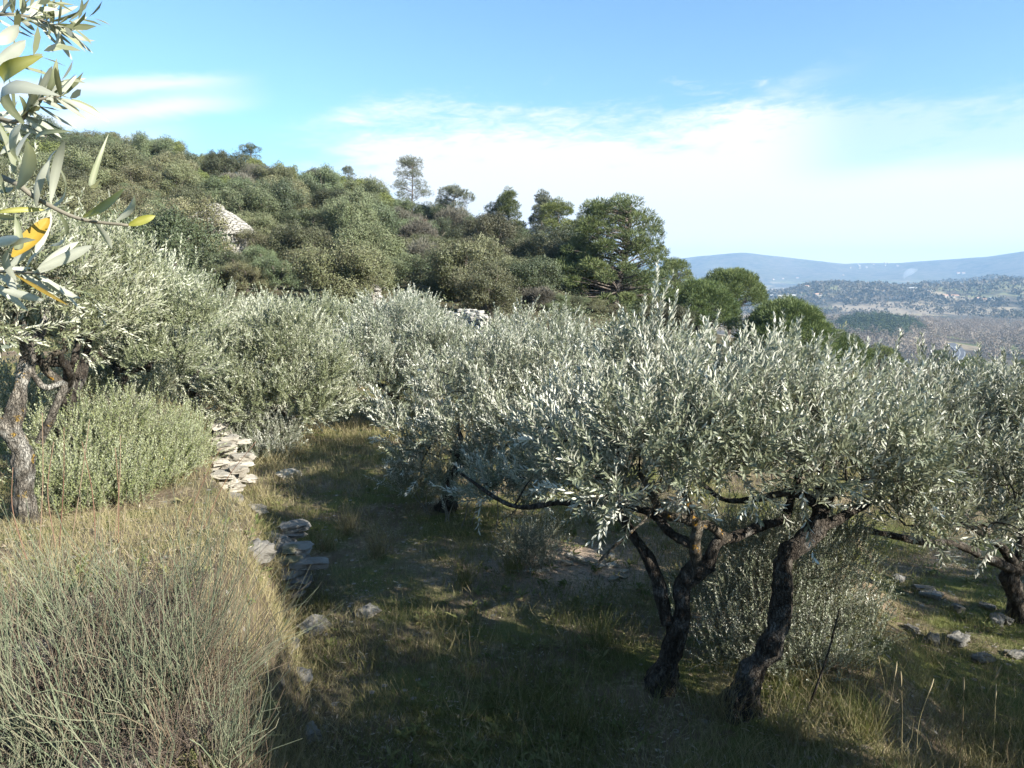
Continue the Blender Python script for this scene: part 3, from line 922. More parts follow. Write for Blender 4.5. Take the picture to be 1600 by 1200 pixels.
lobC = lobes_px([(1440, 650, 5.3, .5), (1530, 660, 5.4, .55), (1610, 660, 5.4, .55), (1460, 735, 4.6, .45), (1550, 740, 4.6, .45), (1640, 750, 4.7, .5), (1420, 785, 4.4, .25), (1510, 800, 4.5, .3), (1590, 815, 4.6, .3),
                 (1450, 620, 6.2, .45), (1560, 620, 6.2, .5), (1720, 690, 5.4, .6), (1740, 790, 4.8, .5)], 30, .88)
olive('silver olive with a short trunk and one long low horizontal limb', 12, bC, lobC, trC, lmC, clusters=150, per=12, slen=(0.14, 0.34), leafL=0.063, leafW=0.0145, gap=0.023, style='hex')

# --- olive behind the main one
bB = ground_px(686, 792)
lobB = lobes_px([(640, 655, 8.2, .50), (715, 605, 8.6, .70), (800, 585, 8.8, .75), (885, 585, 8.6, .70), (745, 660, 7.7, .60), (835, 655, 7.3, .62), (920, 640, 7.2, .6), (690, 700, 7.8, .42), (775, 715, 7.4, .4), (860, 725, 6.9, .42),
                 (800, 560, 9.6, .7), (640, 690, 8.0, .3)], 22, .88)
olive('olive with a thin straight dark trunk left of the main olive', 13, bB, lobB, None, None, fork_h=0.75, tr=0.065, clusters=190, per=11, slen=(0.16, 0.36), leafL=0.072, leafW=0.0175, gap=0.025)

# --- the rows behind
def row_olive(label, seed, bpx, lobes, **kw):
    b = ground_px(*bpx) if len(bpx) == 2 else U(*bpx)
    if len(bpx) == 3: b[2] = Hs(b[0], b[1])
    kw = {**dict(clusters=150, per=13, slen=(0.2, 0.42), leafL=0.074, leafW=0.019, gap=0.027, twig=False, hi=False), **kw}
    return olive(label, seed, b, lobes_px(lobes, kw.pop('dy', 34), .95), None, None, **kw)

row_olive('round dense olive alone in front of the big pine', 21, (835, 600, 13.2), [(770, 545, 13, .75), (840, 520, 13.2, .95), (905, 545, 13.2, .8), (840, 560, 12.4, .8), (760, 570, 12.6, .5), (930, 565, 12.6, .5), (840, 495, 13.4, .5)], tr=0.09, leaf='olive')
row_olive('broad silver olive at the middle of the terrace with an orange dead twig', 22, (612, 660, 13.6), [(560, 530, 13.6, .85), (630, 505, 14, 1.0), (690, 530, 13.4, .85), (600, 570, 12.8, .8), (670, 580, 12.6, .75), (540, 575, 13, .55), (610, 480, 14.4, .7), (700, 590, 12.8, .5), (560, 610, 12.8, .4)], tr=0.09, clusters=180)
row_olive('green tinged olive with a low skirt of shoots beside the terrace wall', 23, (424, 690, 11.9), [(370, 540, 11.8, .75), (430, 520, 12, .85), (490, 545, 11.8, .7), (400, 590, 11.3, .65), (460, 600, 11.3, .6), (345, 585, 11.6, .45), (505, 590, 11.6, .4), (420, 660, 11.2, .38), (400, 690, 11.0, .32), (450, 690, 11.2, .3)], tr=0.10, clusters=180, leaf='olive_warm', bark='grey_bark')
row_olive('farther silver olive rising between the green tinged olive and the oaks', 24, (470, 560, 17.5), [(430, 485, 17, .9), (490, 480, 17.5, 1.0), (545, 490, 17.5, .85), (470, 510, 16.6, .8), (530, 520, 16.8, .7)], tr=0.1, clusters=120, leaf='olive_warm')
row_olive('farther olive behind the broad silver olive', 25, (600, 540, 19.5), [(570, 480, 19, .9), (620, 470, 19.5, 1.0), (665, 482, 19, .9), (620, 495, 18.6, .8)], tr=0.1, clusters=110)
row_olive('small olive below the white collapsed wall', 26, (740, 560, 19), [(700, 520, 18.5, .8), (745, 525, 18.5, .8), (790, 520, 19, .7)], tr=0.1, clusters=80)
row_olive('olive half hidden behind the main crown left of the umbrella pines', 27, (965, 560, 17), [(930, 555, 17, .8), (985, 550, 17.2, .85), (1040, 560, 17.2, .8)], tr=0.1, clusters=85)
row_olive('silver olive on the upper terrace left of the hut', 28, (300, 540, 14.5), [(240, 460, 14.2, .9), (300, 445, 14.6, 1.0), (355, 455, 14.8, .9), (270, 500, 13.6, .8), (340, 505, 13.8, .8), (225, 510, 13.6, .6), (370, 430, 15.2, .45)], tr=0.1, clusters=170, bark='grey_bark', leaf='olive_warm', dy=66)
row_olive('upper terrace olive with a dark trunk leaning right', 29, (188, 640, 9.2), [(150, 470, 8.8, .75), (210, 450, 9.2, .8), (265, 480, 9.0, .65), (180, 520, 8.6, .55), (250, 525, 8.8, .5), (130, 430, 9.2, .6), (120, 500, 8.6, .5), (235, 548, 8.8, .38), (285, 545, 9.6, .42), (140, 545, 8.6, .3)], tr=0.085, zmin=-0.1, clusters=150, leafL=0.068, leafW=0.016, fork_h=0.85, leaf='olive_warm')
row_olive('olive with a pale twisted limb behind the knotted grey trunk', 30, (105, 690, 6.9), [(60, 460, 6.6, .55), (120, 430, 7.0, .6), (170, 420, 7.2, .5), (95, 490, 6.4, .42), (30, 430, 6.8, .5), (160, 470, 6.8, .4)], tr=0.085, clusters=150, leafL=0.064, leafW=0.015, fork_h=0.9, hi=True, zmin=-0.1, leaf='olive_warm')
row_olive('distant upper terrace olive below the hut', 33, (420, 500, 24), [(360, 445, 24, 1.0), (420, 455, 24, 1.1), (330, 440, 25, 1.0)], tr=0.1, clusters=80, leaf='olive_warm', dy=66)

# --- knotted grey trunk at the left edge
bH = ground_px(42, 815)
yH = bH[1]
trH = [(PX([(42, 840, yH), (38, 770, yH), (36, 710, yH), (18, 668, yH), (28, 620, yH), (45, 560, yH + .1)]), (0.11, 0.064, 0.058, 0.060, 0.05, 0.04))]
lmH = [(PX([(30, 690, yH), (0, 665, yH - .05), (-60, 640, yH - .1), (-120, 560, yH)]), (0.06, 0.045, 0.03)),
       (PX([(62, 690, yH + .25), (85, 640, yH + .2), (100, 600, yH + .2), (70, 605, yH + .1), (50, 580, yH + .1), (55, 560, yH + .1)]), (0.036, 0.03, 0.02, 0.017, 0.018), 'grey_bark'),
       (PX([(98, 602, yH + .2), (72, 575, yH + .15), (82, 555, yH + .15), (104, 545, yH + .15), (98, 520, yH + .15), (95, 480, yH + .2)]), (0.028, 0.022, 0.018, 0.018, 0.012), 'lichen_bark'),
       (PX([(45, 560, yH + .1), (30, 500, yH), (-20, 420, yH)]), (0.045, 0.03, 0.016)),
       (PX([(45, 560, yH + .1), (70, 500, yH + .3), (80, 440, yH + .5)]), (0.045, 0.028, 0.014))]
lobH = lobes_px([(-30, 430, 4.6, .40), (25, 420, 4.9, .36), (75, 440, 5.3, .34), (-80, 480, 4.6, .4), (20, 500, 4.7, .22), (-40, 370, 4.9, .35), (60, 500, 5.2, .2), (-120, 400, 4.6, .45)])
olive('knotted grey olive trunk with a white cut stub at the left edge', 31, bH, lobH, trH, lmH, clusters=110, per=10, leafL=0.06, leafW=0.0135, style='hex', bark='grey_bark', leaf='olive_warm')

# --- unseen olives added on the right, placed and shaped to cast shade into view
for k, (x, y, sc__, lob) in enumerate(((3.4, 2.0, .7, [(3.5, 2.65, 1.80, .40), (3.3, 2.25, 1.7, .42), (3.05, 1.85, 1.8, .42), (3.8, 2.3, 1.85, .40), (2.95, 1.4, 1.8, .42), (2.6, 1.2, 1.6, .40)]), (2.9, 0.5, .75, None), (6.9, 2.7, 1.0, None), (7.3, 1.0, 1.0, None), (8.7, 4.4, 1.0, None), (6.4, -0.6, 0.9, None))):
    z = Hs(x, y)
    r2 = np.random.default_rng(90 + k)
    if lob is None:
        lob = [(x + r2.uniform(-.9, .9) * sc__, y + r2.uniform(-.9, .9) * sc__, z + 1.75 + r2.uniform(-.2, .5), 0.75 * sc__) for _ in range(7)]
    olive('unseen olive added beyond the right edge to cast shade on stems and grass', 90 + k, (x, y, z), [(np.array(q[:3]), q[3]) for q in lob], None, None, clusters=(130, 60, 90, 90, 90, 90)[k], per=9, slen=(0.2, 0.42) if k else (0.1, 0.2), leafL=0.085, leafW=0.024, gap=0.03, twig=False, hi=False, group='unseen olives added for shade')

# --- near branch reaching in from the left
def big_leaf(mb, a, b, wd, nrm, curl, mi, rnd):
    a, b = np.asarray(a, float), np.asarray(b, float)
    ax = b - a; L = np.linalg.norm(ax); ax /= L
    nrm = nrm - ax * np.dot(nrm, ax); nrm /= np.linalg.norm(nrm)
    sd = np.cross(ax, nrm)
    n = 9
    rows = []
    for i in range(n):
        t = i / (n - 1)
        w = wd * 0.5 * (math.sin(math.pi * min(1, t * 0.94 + 0.03)) ** 0.75) * (1 if t < 0.999 else 0.1)
        c = a + ax * L * t + nrm * curl * L * (t - 0.5) ** 2 * 1.6
        rows.append([c - sd * w + nrm * w * 0.35, c, c + sd * w + nrm * w * 0.35])
    v = np.array(rows).reshape(-1, 3)
    f = []
    for i in range(n - 1):
        for j in range(2):
            q = i * 3 + j
            f.append((q, q + 1, q + 4, q + 3))
    mb.add(v, [np.array(f)], mi, np.clip(np.tile((rnd, rnd + 0.45, rnd), n) + np.repeat([0.1 * math.sin(i * 1.7 + rnd * 20) for i in range(n)], 3), 0, 0.95))

def near_branch():
    rng = np.random.default_rng(51)
    base = np.array((-1.75, 0.25, Hs(-1.75, 0.25)))
    rt = root('olive_tree', base, 'blurred close olive branch with yellowing leaves at the upper left', 'olive tree', 'olive trees on the terraces')
    mb = MB()
    fk = base + np.array((0.1, 0.15, 1.0))
    tube(mb, wiggle(rng, base - np.array((0, 0, .1)), fk, 5, 0.05), (0.1, 0.075, 0.07), 16, rough=0.25, seed=4)
    mb.obj('trunk', M['grey_bark'], rt, smooth=True)
    stem = PX([(-330, 190, .72), (-160, 235, .68), (0, 276, .62), (60, 312, .61), (125, 342, .61), (200, 352, .61)])
    stem2 = PX([(-300, 40, 1.25), (-120, 30, 1.2), (0, 22, 1.15), (60, 30, 1.15), (105, 48, 1.15)])
    stem3 = PX([(-300, 130, 1.0), (-100, 150, .98), (20, 190, .95), (50, 160, .95), (95, 150, .95)])
    stem4 = PX([(-300, 420, .75), (-100, 425, .72), (0, 424, .7), (70, 428, .68)])
    far_l = U(-420, 250, .9)
    mb = MB(); tube(mb, resample([fk, (fk + far_l) / 2 + np.array((-.05, .1, .05)), far_l], 20), (0.05, 0.03, 0.018), 10, rough=0.2, seed=9); mb.obj('limb', M['grey_bark'], rt, smooth=True)
    for s, r in ((stem, 0.0020), (stem2, 0.0026), (stem3, 0.0024), (stem4, 0.002)):
        mb = MB(); tube(mb, resample(np.vstack((far_l, s)), 40), (r * 3.5, r * 1.5, r, r * 0.6), 8); mb.obj('twig', M['twig'], rt, smooth=True)
    mb = MB()
    to_cam = np.array((0, -1, 0.15))
    rows = [  # base px, tip px, forward distance, width, material (0 silver, 1 yellow green, 2 yellow), tilt
        (20, 265, 8, 195, .60, .0155, 0), (35, 290, 52, 215, .60, .014, 0), (62, 300, 82, 214, .6, .0105, 0), (78, 310, 100, 212, .6, .0085, 0),
        (48, 320, 70, 246, .6, .012, 0), (25, 270, -8, 180, .6, .015, 0), (10, 262, 40, 200, .62, .013, 0), (0, 300, 36, 300, .61, .009, 3), (-10, 330, 70, 326, .6, .0055, 1),
        (-20, 335, 30, 342, .6, .006, 3), (135, 325, 150, 250, .61, .0065, 3), (138, 342, 205, 298, .61, .013, 1), (172, 330, 174, 296, .6, .006, 3), (188, 345, 217, 305, .62, .009, 0),
        (200, 352, 243, 337, .61, .0085, 1), (20, 405, 78, 342, .60, .017, 2), (30, 355, 30, 410, .58, .008, 3), (0, 425, 28, 360, .58, .014, 3), (60, 420, 145, 383, .62, .012, 0),
        (55, 395, 80, 330, .66, .010, 0), (-10, 100, 40, 62, .55, .014, 0), (-15, 130, 46, 88, .55, .013, 1), (-20, 160, 30, 110, .55, .015, 0),
        (-5, 70, 30, 40, .6, .012, 0), (0, 452, 70, 470, .66, .009, 0), (25, 430, 108, 478, .64, .004, 2), (5, 540, 30, 548, .64, .011, 0), (40, 215, 100, 200, .75, .006, 3), (0, 240, 30, 205, .6, .012, 0),
        (12, 310, -20, 250, .6, .014, 0), (90, 336, 112, 262, .64, .008, 0), (110, 340, 96, 392, .62, .009, 0), (150, 348, 176, 388, .66, .008, 0), (-20, 380, 30, 372, .6, .011, 0)]
    for (ax_, ay, bx, by, Y, wd, kind) in rows:
        a, b = U(ax_, ay, Y), U(bx, by, Y + rng.normal(0, .03))
        nr = to_cam + rng.normal(0, 0.35, 3)
        if kind == 0: nr = -nr                       # silvery underside towards the camera
        mi = {0: 0, 1: 1, 2: 2, 3: 0}[kind]
        big_leaf(mb, a, b, wd * 0.82, nr, rng.normal(0.0, 0.3), mi, rng.uniform(0.1, 0.55))
    # sprays farther up the branch
    for st, Y, n in ((stem2, 1.15, 26), (stem3, .95, 20), (stem4, .7, 8)):
        pts = resample(st[1:], n)
        for k, p in enumerate(pts):
            for s in (1, -1):
                d = np.array((rng.uniform(0.2, 1.0), rng.normal(0, .5), s * rng.uniform(0.1, 0.8)))
                big_leaf(mb, p, p + nrmz(d) * rng.uniform(.035, .06), rng.uniform(.006, .010), np.array((-.5, .8, -.6)) + rng.normal(size=3) * .5, rng.normal(0, .25), 0, rng.uniform(0, .5))
    for (px, py, qx, qy, Y) in ((20, 20, 70, 5, 1.1), (60, 30, 100, 45, 1.1), (80, 40, 120, 30, 1.15), (20, 60, 35, 30, 1.1), (40, 160, 75, 140, 1.0), (60, 155, 92, 150, 1.0), (10, 110, 60, 80, 1.0), (10, 190, 50, 160, .95)):
        a, b = U(px, py, Y), U(qx, qy, Y)
        shoots(rng, mb, a[None], (b - a)[None], np.array([np.linalg.norm(b - a) + .02]), 0.045, 0.009, 0.013, 'hex', 0, None, ang=0.8, bend=0.2)
    mb.obj('leaves', [M['near_olive'], M['yellow_green'], M['yellow']], rt, smooth=True)
M['near_olive'] = leafmat('near olive leaves', [(0.15, 0.17, 0.09), (0.21, 0.225, 0.13), (0.33, 0.33, 0.22)], under=(0.40, 0.405, 0.325), trans=0.3, rough=0.45, spec=0.4, vary=0.0)
M['yellow_green'] = leafmat('yellow green leaf', [(0.22, 0.23, 0.04), (0.30, 0.29, 0.06), (0.42, 0.40, 0.14)], trans=0.35, rough=0.45, spec=0.4, vary=0.0)
M['yellow'] = leafmat('yellow leaf', [(0.32, 0.20, 0.025), (0.38, 0.25, 0.035), (0.46, 0.36, 0.12)], trans=0.35, rough=0.45, spec=0.4, vary=0.0)
near_branch()

# --- green thicket of olive suckers by the left wall, and suckers under the main olive
def thicket(label, seed, rows, n_stem, leafL, leafW, leaf, base_y=None, clusters=90, per=12, name='olive_shrub', cat='shrub', gap=0.017, slen=(0.12, 0.3), style='quad', dy=0):
    rng = np.random.default_rng(seed)
    lob = lobes_px(rows, dy)
    cen = np.mean([c for c, r in lob], axis=0)
    b0 = np.array((cen[0], cen[1], Hs(cen[0], cen[1])))
    rt = root(name, b0, label, cat)
    nodes = []
    mb = MB()
    for k in range(n_stem):
        c, r = lob[k % len(lob)]
        f = np.array((cen[0] * .4 + c[0] * .6 + rng.normal(0, .12), cen[1] * .4 + c[1] * .6 + rng.normal(0, .12), 0)); f[2] = Hs(f[0], f[1]) - 0.03
        t = c + rand_dir(rng, 1)[0] * r * 0.7
        p = wiggle(rng, f, t, 5, 0.03)
        tube(mb, p, (0.009, 0.006, 0.003), 5)
        nodes += list(p[3:])
    mb.obj('stems', M['twig'], rt, smooth=True)
    cl, own = sample_clusters(rng, lob, clusters, -0.9)
    mb = MB()
    idx = np.repeat(np.arange(clusters), per); n = len(idx)
    c_ = np.array([lob[i][0] for i in own])[idx]
    bs = cl[idx] + rng.normal(0, 0.07, (n, 3))
    gz = H(bs[:, 0], bs[:, 1])
    bs[:, 2] = np.maximum(bs[:, 2], gz + 0.02)
    dr = nrmz(bs - c_) * 0.4 + np.array((0, 0, 0.9)) + rng.normal(0, 0.35, (n, 3))
    shoots(rng, mb, bs, dr, rng.uniform(*slen, n), leafL, leafW, gap, style, 0, 1)
    mb.obj('crown', [M[leaf], M['twig']], rt)
    for p in connect(rng, nodes, cl)[:0]: pass
    return rt

thicket('light green olive thicket on the terrace edge beside the sunlit wall', 41, [(120, 700, 6.4, .35), (190, 690, 6.8, .42), (250, 700, 7.2, .40), (150, 750, 6.0, .34), (220, 750, 6.6, .36), (275, 745, 7.3, .32), (110, 650, 6.8, .3), (200, 650, 7.2, .34), (270, 660, 7.6, .28), (90, 770, 5.6, .26), (180, 790, 5.9, .25), (285, 715, 7.9, .26), (298, 690, 8.8, .26)],
        22, 0.036, 0.011, 'olive_green', clusters=190, per=12, dy=38, slen=(0.16, 0.48), gap=0.02)
thicket('darker olive shoots crowding the trunks behind the light green thicket', 46, [(110, 610, 9.0, .4), (170, 600, 9.6, .42), (235, 610, 10.2, .4), (60, 610, 8.4, .36), (20, 640, 7.6, .34), (200, 640, 9.0, .3)], 16, 0.05, 0.014, 'olive_warm', clusters=120, per=11, gap=0.022)
thicket('sunlit sucker shoots crowding the foot of the main olive', 42, [(1150, 880, 5.0, .32), (1240, 890, 4.9, .34), (1310, 900, 5.0, .30), (1180, 950, 4.8, .32), (1265, 960, 4.8, .34), (1320, 970, 4.9, .24), (1130, 990, 4.8, .26), (1230, 1020, 4.6, .28), (1300, 1030, 4.7, .22), (1090, 940, 5.0, .2), (1200, 840, 5.2, .24), (1290, 850, 5.2, .24)],
        20, 0.026, 0.0085, 'olive', clusters=230, per=12, gap=0.015)
thicket('dark skirt of shoots under the green tinged olive', 43, [(390, 680, 11, .35), (440, 690, 11, .3), (365, 700, 10.8, .3), (415, 720, 10.6, .28)], 12, 0.045, 0.013, 'olive', clusters=70, per=10)
thicket('grey green lavender tuft by the bare soil patch', 44, [(838, 860, 6.3, .16), (815, 850, 6.4, .14), (850, 840, 6.6, .14)], 10, 0.03, 0.006, 'olive', clusters=40, per=10, slen=(0.1, 0.2), name='lavender_bush')
thicket('thin low shoots at the foot of the thin straight trunk', 45, [(640, 750, 8.3, .22), (700, 760, 8.0, .2), (760, 760, 7.6, .2), (820, 780, 7.2, .16)], 12, 0.045, 0.012, 'olive', clusters=45, per=9)


# ------------------------------------------------------------------ broom bush, stalks, grass
def ribbons(mb, base, tip, bend, wd, segs, mi, rnd, taper=0.3, flat=None):
    """thin three sided stems or flat blades from base to tip"""
    n = len(base)
    ts = np.linspace(0, 1, segs + 1)
    ax = tip - base
    L = np.linalg.norm(ax, axis=1, keepdims=True)
    sd = nrmz(np.cross(ax, np.array((0.3, 1.0, 0.2)) if flat is None else flat))
    sd2 = nrmz(np.cross(ax, sd))
    rows = []
    for t in ts:
        c = base + ax * t + bend * (4 * t * (1 - t))
        wv = (wd * (1 - (1 - taper) * t))[:, None] * 0.5
        if flat is None:
            rows.append(np.stack((c + sd * wv, c - sd * wv * 0.5 + sd2 * wv * .87, c - sd * wv * 0.5 - sd2 * wv * .87), 1))
        else:
            rows.append(np.stack((c + sd * wv, c - sd * wv), 1))
    v = np.stack(rows, 1)
    k = v.shape[2]
    idx = np.arange(n)[:, None, None] * (k * (segs + 1)) + np.arange(segs)[None, :, None] * k
    j = np.arange(k if k == 3 else 1)[None, None]
    j2 = (j + 1) % k
    f = np.stack((idx + j, idx + j2, idx + k + j2, idx + k + j), -1).reshape(-1, 4)
    mb.add(v.reshape(-1, 3), [f], mi, np.repeat(rnd, k * (segs + 1)))

def broom_bush(label, seed, cx, cy, sx, sy, n_clump, n_stem, hgt, brown):
    rng = np.random.default_rng(seed)
    z0 = Hs(cx, cy)
    rt = root('broom_bush', (cx, cy, z0), label, 'broom bush')
    B, T, Bd, W, Rn = [], [], [], [], []
    for c in range(n_clump):
        a, q = rng.uniform(0, 2 * math.pi), math.sqrt(rng.uniform())
        x, y = cx + sx * q * math.cos(a), cy + sy * q * math.sin(a)
        z = Hs(x, y)
        lean = np.array((rng.normal(0.04, 0.26) + 0.25 * q * math.cos(a), rng.normal(-0.02, 0.2) + 0.2 * q * math.sin(a), 1.0))
        tone = rng.uniform()
        m = n_stem
        ch = rng.uniform(0.62, 1.18)
        b = np.stack((x + rng.normal(0, .02, m), y + rng.normal(0, .02, m), np.full(m, z)), 1)
        d = nrmz(lean + rng.normal(0, rng.uniform(0.12, 0.36), (m, 3)))
        L = hgt * rng.uniform(0.5, 1.1, m)[:, None] * ch
        st = rng.uniform(0, 0.45, (m, 1)) * L          # upper stems fork off partway up
        B.append(b + lean * st * 0.9); T.append(b + lean * st * 0.9 + d * (L - st * 0.5)); Bd.append(rng.normal(0, 0.03, (m, 3)) + np.array((0, 0, 0.012)))
        W.append(rng.uniform(0.0024, 0.0054, m))
        Rn.append(np.clip((0.62 + 0.38 * rng.uniform(0, 1, m)) if tone < brown else rng.uniform(0, 0.62, m), 0, 1))
    mb = MB()
    ribbons(mb, np.concatenate(B), np.concatenate(T), np.concatenate(Bd), np.concatenate(W), 3, 0, np.concatenate(Rn), 0.35)
    # dead brown twigs tangled low in the bush
    m = n_clump * 26
    a, q = rng.uniform(0, 2 * math.pi, m), np.sqrt(rng.uniform(0, 1, m))
    b = np.stack((cx + sx * q * np.cos(a), cy + sy * q * np.sin(a), np.zeros(m)), 1)
    b[:, 2] = H(b[:, 0], b[:, 1]) + rng.uniform(0, .5, m) ** 1.3 * hgt
    ribbons(mb, b, b + nrmz(rng.normal(size=(m, 3)) + np.array((0, 0, .9))) * rng.uniform(.06, .2, m)[:, None], rng.normal(0, .012, (m, 3)), rng.uniform(.0014, .0028, m), 2, 1, rng.uniform(0, 1, m), .4)
    # woody old wood at the base
    for c in range(n_clump // 3):
        a, q = rng.uniform(0, 2 * math.pi), math.sqrt(rng.uniform())
        x, y = cx + sx * q * math.cos(a), cy + sy * q * math.sin(a)
        p0 = np.array((x, y, Hs(x, y) - .02))
        p1 = p0 + np.array((rng.normal(0, .12), rng.normal(0, .12), hgt * rng.uniform(.3, .6)))
        tube(mb, wiggle(rng, p0, p1, 4, .08), (.009, .006, .003), 5, 1)
    mb.obj('stems', [M['broom'], M['dead']], rt)
    return rt

broom_bush('large wiry grey green broom bush filling the lower left corner', 61, -1.66, 2.62, 0.50, 0.62, 110, 15, 0.54, 0.28)
broom_bush('smaller brownish broom bush leaning over the wall edge', 62, -1.16, 2.25, 0.24, 0.42, 48, 15, 0.43, 0.45)
broom_bush('pale green sprigs of broom at the bottom left', 63, -1.65, 1.75, 0.35, 0.25, 22, 16, 0.32, 0.12)

def stalks(label, seed, rows, matk, wd, name, head=False, group=None):
    rng = np.random.default_rng(seed)
    for k, (px, py, qx, qy, Y) in enumerate(rows):
        a = U(px, py, Y); a[2] = Hs(a[0], a[1])
        b = U(qx, qy, Y + rng.normal(0, .05))
        mb = MB()
        bend = np.array((rng.normal(0, .03), 0, 0.03))
        p = resample([a, (a + b) / 2 + bend, b], 10)
        tube(mb, p, (wd, wd * 0.8, wd * 0.5), 5, 0, rng.uniform())
        o = mb.obj(name, M[matk], None, smooth=True)
        tag(o, label, 'stalk', group)
        if head:
            mb = MB()
            d = nrmz(p[-1] - p[-3])
            tube(mb, resample([p[-1] - d * 0.045, p[-1], p[-1] + d * 0.045], 7), (0.0015, 0.004, 0.0045, 0.004, 0.001), 6, 0, rng.uniform())
            h = mb.obj('seed_head', M['seed'], None, smooth=True)
            h.parent = o

stalks('thin reddish dry stalk standing in front of the left olive trunk', 71, [(60, 850, 66, 645, 4.2), (92, 850, 100, 668, 4.3), (88, 860, 84, 690, 4.2), (150, 860, 128, 690, 4.2), (110, 850, 140, 655, 4.3), (178, 830, 188, 680, 4.5), (185, 850, 180, 700, 4.4), (320, 850, 400, 690, 5.0), (290, 840, 345, 700, 5.0), (40, 850, 20, 730, 4.0)],
       'redstem', 0.0035, 'dry_stalk', False, 'reddish dry stalks at the left')
stalks('pale grass stalk with a seed head at the lower right', 72, [(1470, 1165, 1560, 1050, 3.4), (1425, 1165, 1480, 1070, 3.5), (1500, 1165, 1506, 1070, 3.5), (1545, 1160, 1556, 1080, 3.4), (1412, 1150, 1408, 1060, 3.8), (1370, 1140, 1400, 1045, 3.9), (1440, 1150, 1455, 1072, 3.7), (1378, 1130, 1372, 1026, 4.0)],
       'dry', 0.0022, 'grass_stalk', True, 'seed headed stalks at the lower right')
stalks('slim dark sapling stem leaning up in front of the sucker shoots', 73, [(1258, 1130, 1312, 950, 4.1)], 'bark', 0.008, 'sapling_stem')

def grass(name, label, seed, n, matk, hgt, wd, dens, azr=(-40, 40), rr=(1.9, 26), spread=0.35):
    rng = np.random.default_rng(seed)
    bp = 9                                          # blades per tuft
    nt = n * 3 // bp
    r = np.exp(rng.uniform(math.log(rr[0]), math.log(rr[1]), nt))
    a = np.radians(rng.uniform(*azr, nt))
    cx, cy = r * np.sin(a), r * np.cos(a)
    keep = rng.uniform(0, 1, nt) < dens(cx, cy)
    cx, cy, r = cx[keep][:n // bp], cy[keep][:n // bp], r[keep][:n // bp]
    tvv, toner = rng.uniform(0, 1, len(cx)), rng.uniform(0, 1, len(cx))
    cx, cy, r, tvv, toner = (np.repeat(q, bp) for q in (cx, cy, r, tvv, toner))
    m = len(cx)
    ts = 0.22
    dx, dy = rng.normal(0, .05, m), rng.normal(0, .05, m)
    x, y = cx + dx, cy + dy
    z = H(x, y)
    tv = 0.45 + 1.1 * tvv
    h = hgt * rng.uniform(0.5, 1.2, m) * tv * (0.6 + 0.8 * fbm(x * .7, y * .7, 31, 3))
    h = h * (1 - 0.5 * sst((wall_x(y) - x), -0.1, 0.3) * (1 - sst(y, 7, 10)))
    b = np.stack((x, y, z - 0.01), 1)
    out = np.stack((dx, dy, np.zeros(m)), 1) * 1.6 / ts * 0.5
    d = nrmz(np.array((0, 0, 1.0)) + out * spread * 2 + rng.normal(0, spread, (m, 3)) * np.array((1, 1, .3)))
    bend = np.stack((rng.normal(0, .12, m), rng.normal(0, .12, m), rng.uniform(0.02, .14, m)), 1) * h[:, None]
    tip = b + d * h[:, None]
    mb = MB()
    rnd = np.clip(0.55 * toner + 0.45 * rng.uniform(0, 1, m), 0, 1)
    ribbons(mb, b, tip, bend, np.maximum(wd, r * 0.00045) * rng.uniform(.7, 1.3, m), 2, 0, rnd, 0.15, flat=nrmz(rng.normal(size=(m, 3)) * np.array((1, 1, .1))))
    o = mb.obj(name, M[matk])
    tag(o, label, None, None, 'stuff')
    return o

pc_ = ground_px(900, 880)
def lower_mask(x, y):
    up = sst((wall_x(y) - x), -0.1, 0.3)
    bare = np.exp(-((x - pc_[0]) / 1.0) ** 2 - ((y - pc_[1]) / 0.7) ** 2)
    return up, bare
def bankm(x, y):
    return 0.0 * np.exp(-((x - wall_x(y) + 0.05) / .38) ** 2) * (1 - sst(y, 5, 6.5))
def d_green(x, y):
    up, bare = lower_mask(x, y)
    g = sst(fbm(x * .8, y * .8, 41), 0.36, 0.62)
    bro = np.exp(-((x + 1.5) / .65) ** 2 - ((y - 2.55) / .8) ** 2)
    return np.clip((0.25 + 0.9 * g) * (1 - 0.75 * up) * (1 - bare) * (1 - bro) * (1 - bankm(x, y)), 0, 1)
def d_dry(x, y):
    up, bare = lower_mask(x, y)
    g = sst(fbm(x * .6 + 9, y * .6, 43), 0.46, 0.66)
    mid = np.exp(-((x + 2.6) / 2.2) ** 2 - ((y - 13) / 4) ** 2)
    bro = np.exp(-((x + 1.5) / .7) ** 2 - ((y - 2.55) / .85) ** 2)
    return np.clip((0.10 + 0.7 * g + 0.7 * mid + 0.35 * up) * (1 - bare) * (1 - 0.25 * up) * (1 - 0.8 * bro) * (1 - bankm(x, y)), 0, 1)
grass('grass', 'short green grass on the terraces', 81, 230000, 'grass', 0.095, 0.0032, d_green)
grass('dry_grass', 'straw coloured tall grass patches', 82, 90000, 'dry', 0.19, 0.0030, d_dry)
grass('bank_grass', 'dry grass hanging down the face of the terrace bank', 84, 26000, 'dry', 0.15, 0.0030, lambda x, y: np.exp(-((x - wall_x(y) + 0.02) / .24) ** 2), azr=(-32, -5), rr=(2.0, 7.5), spread=0.5)
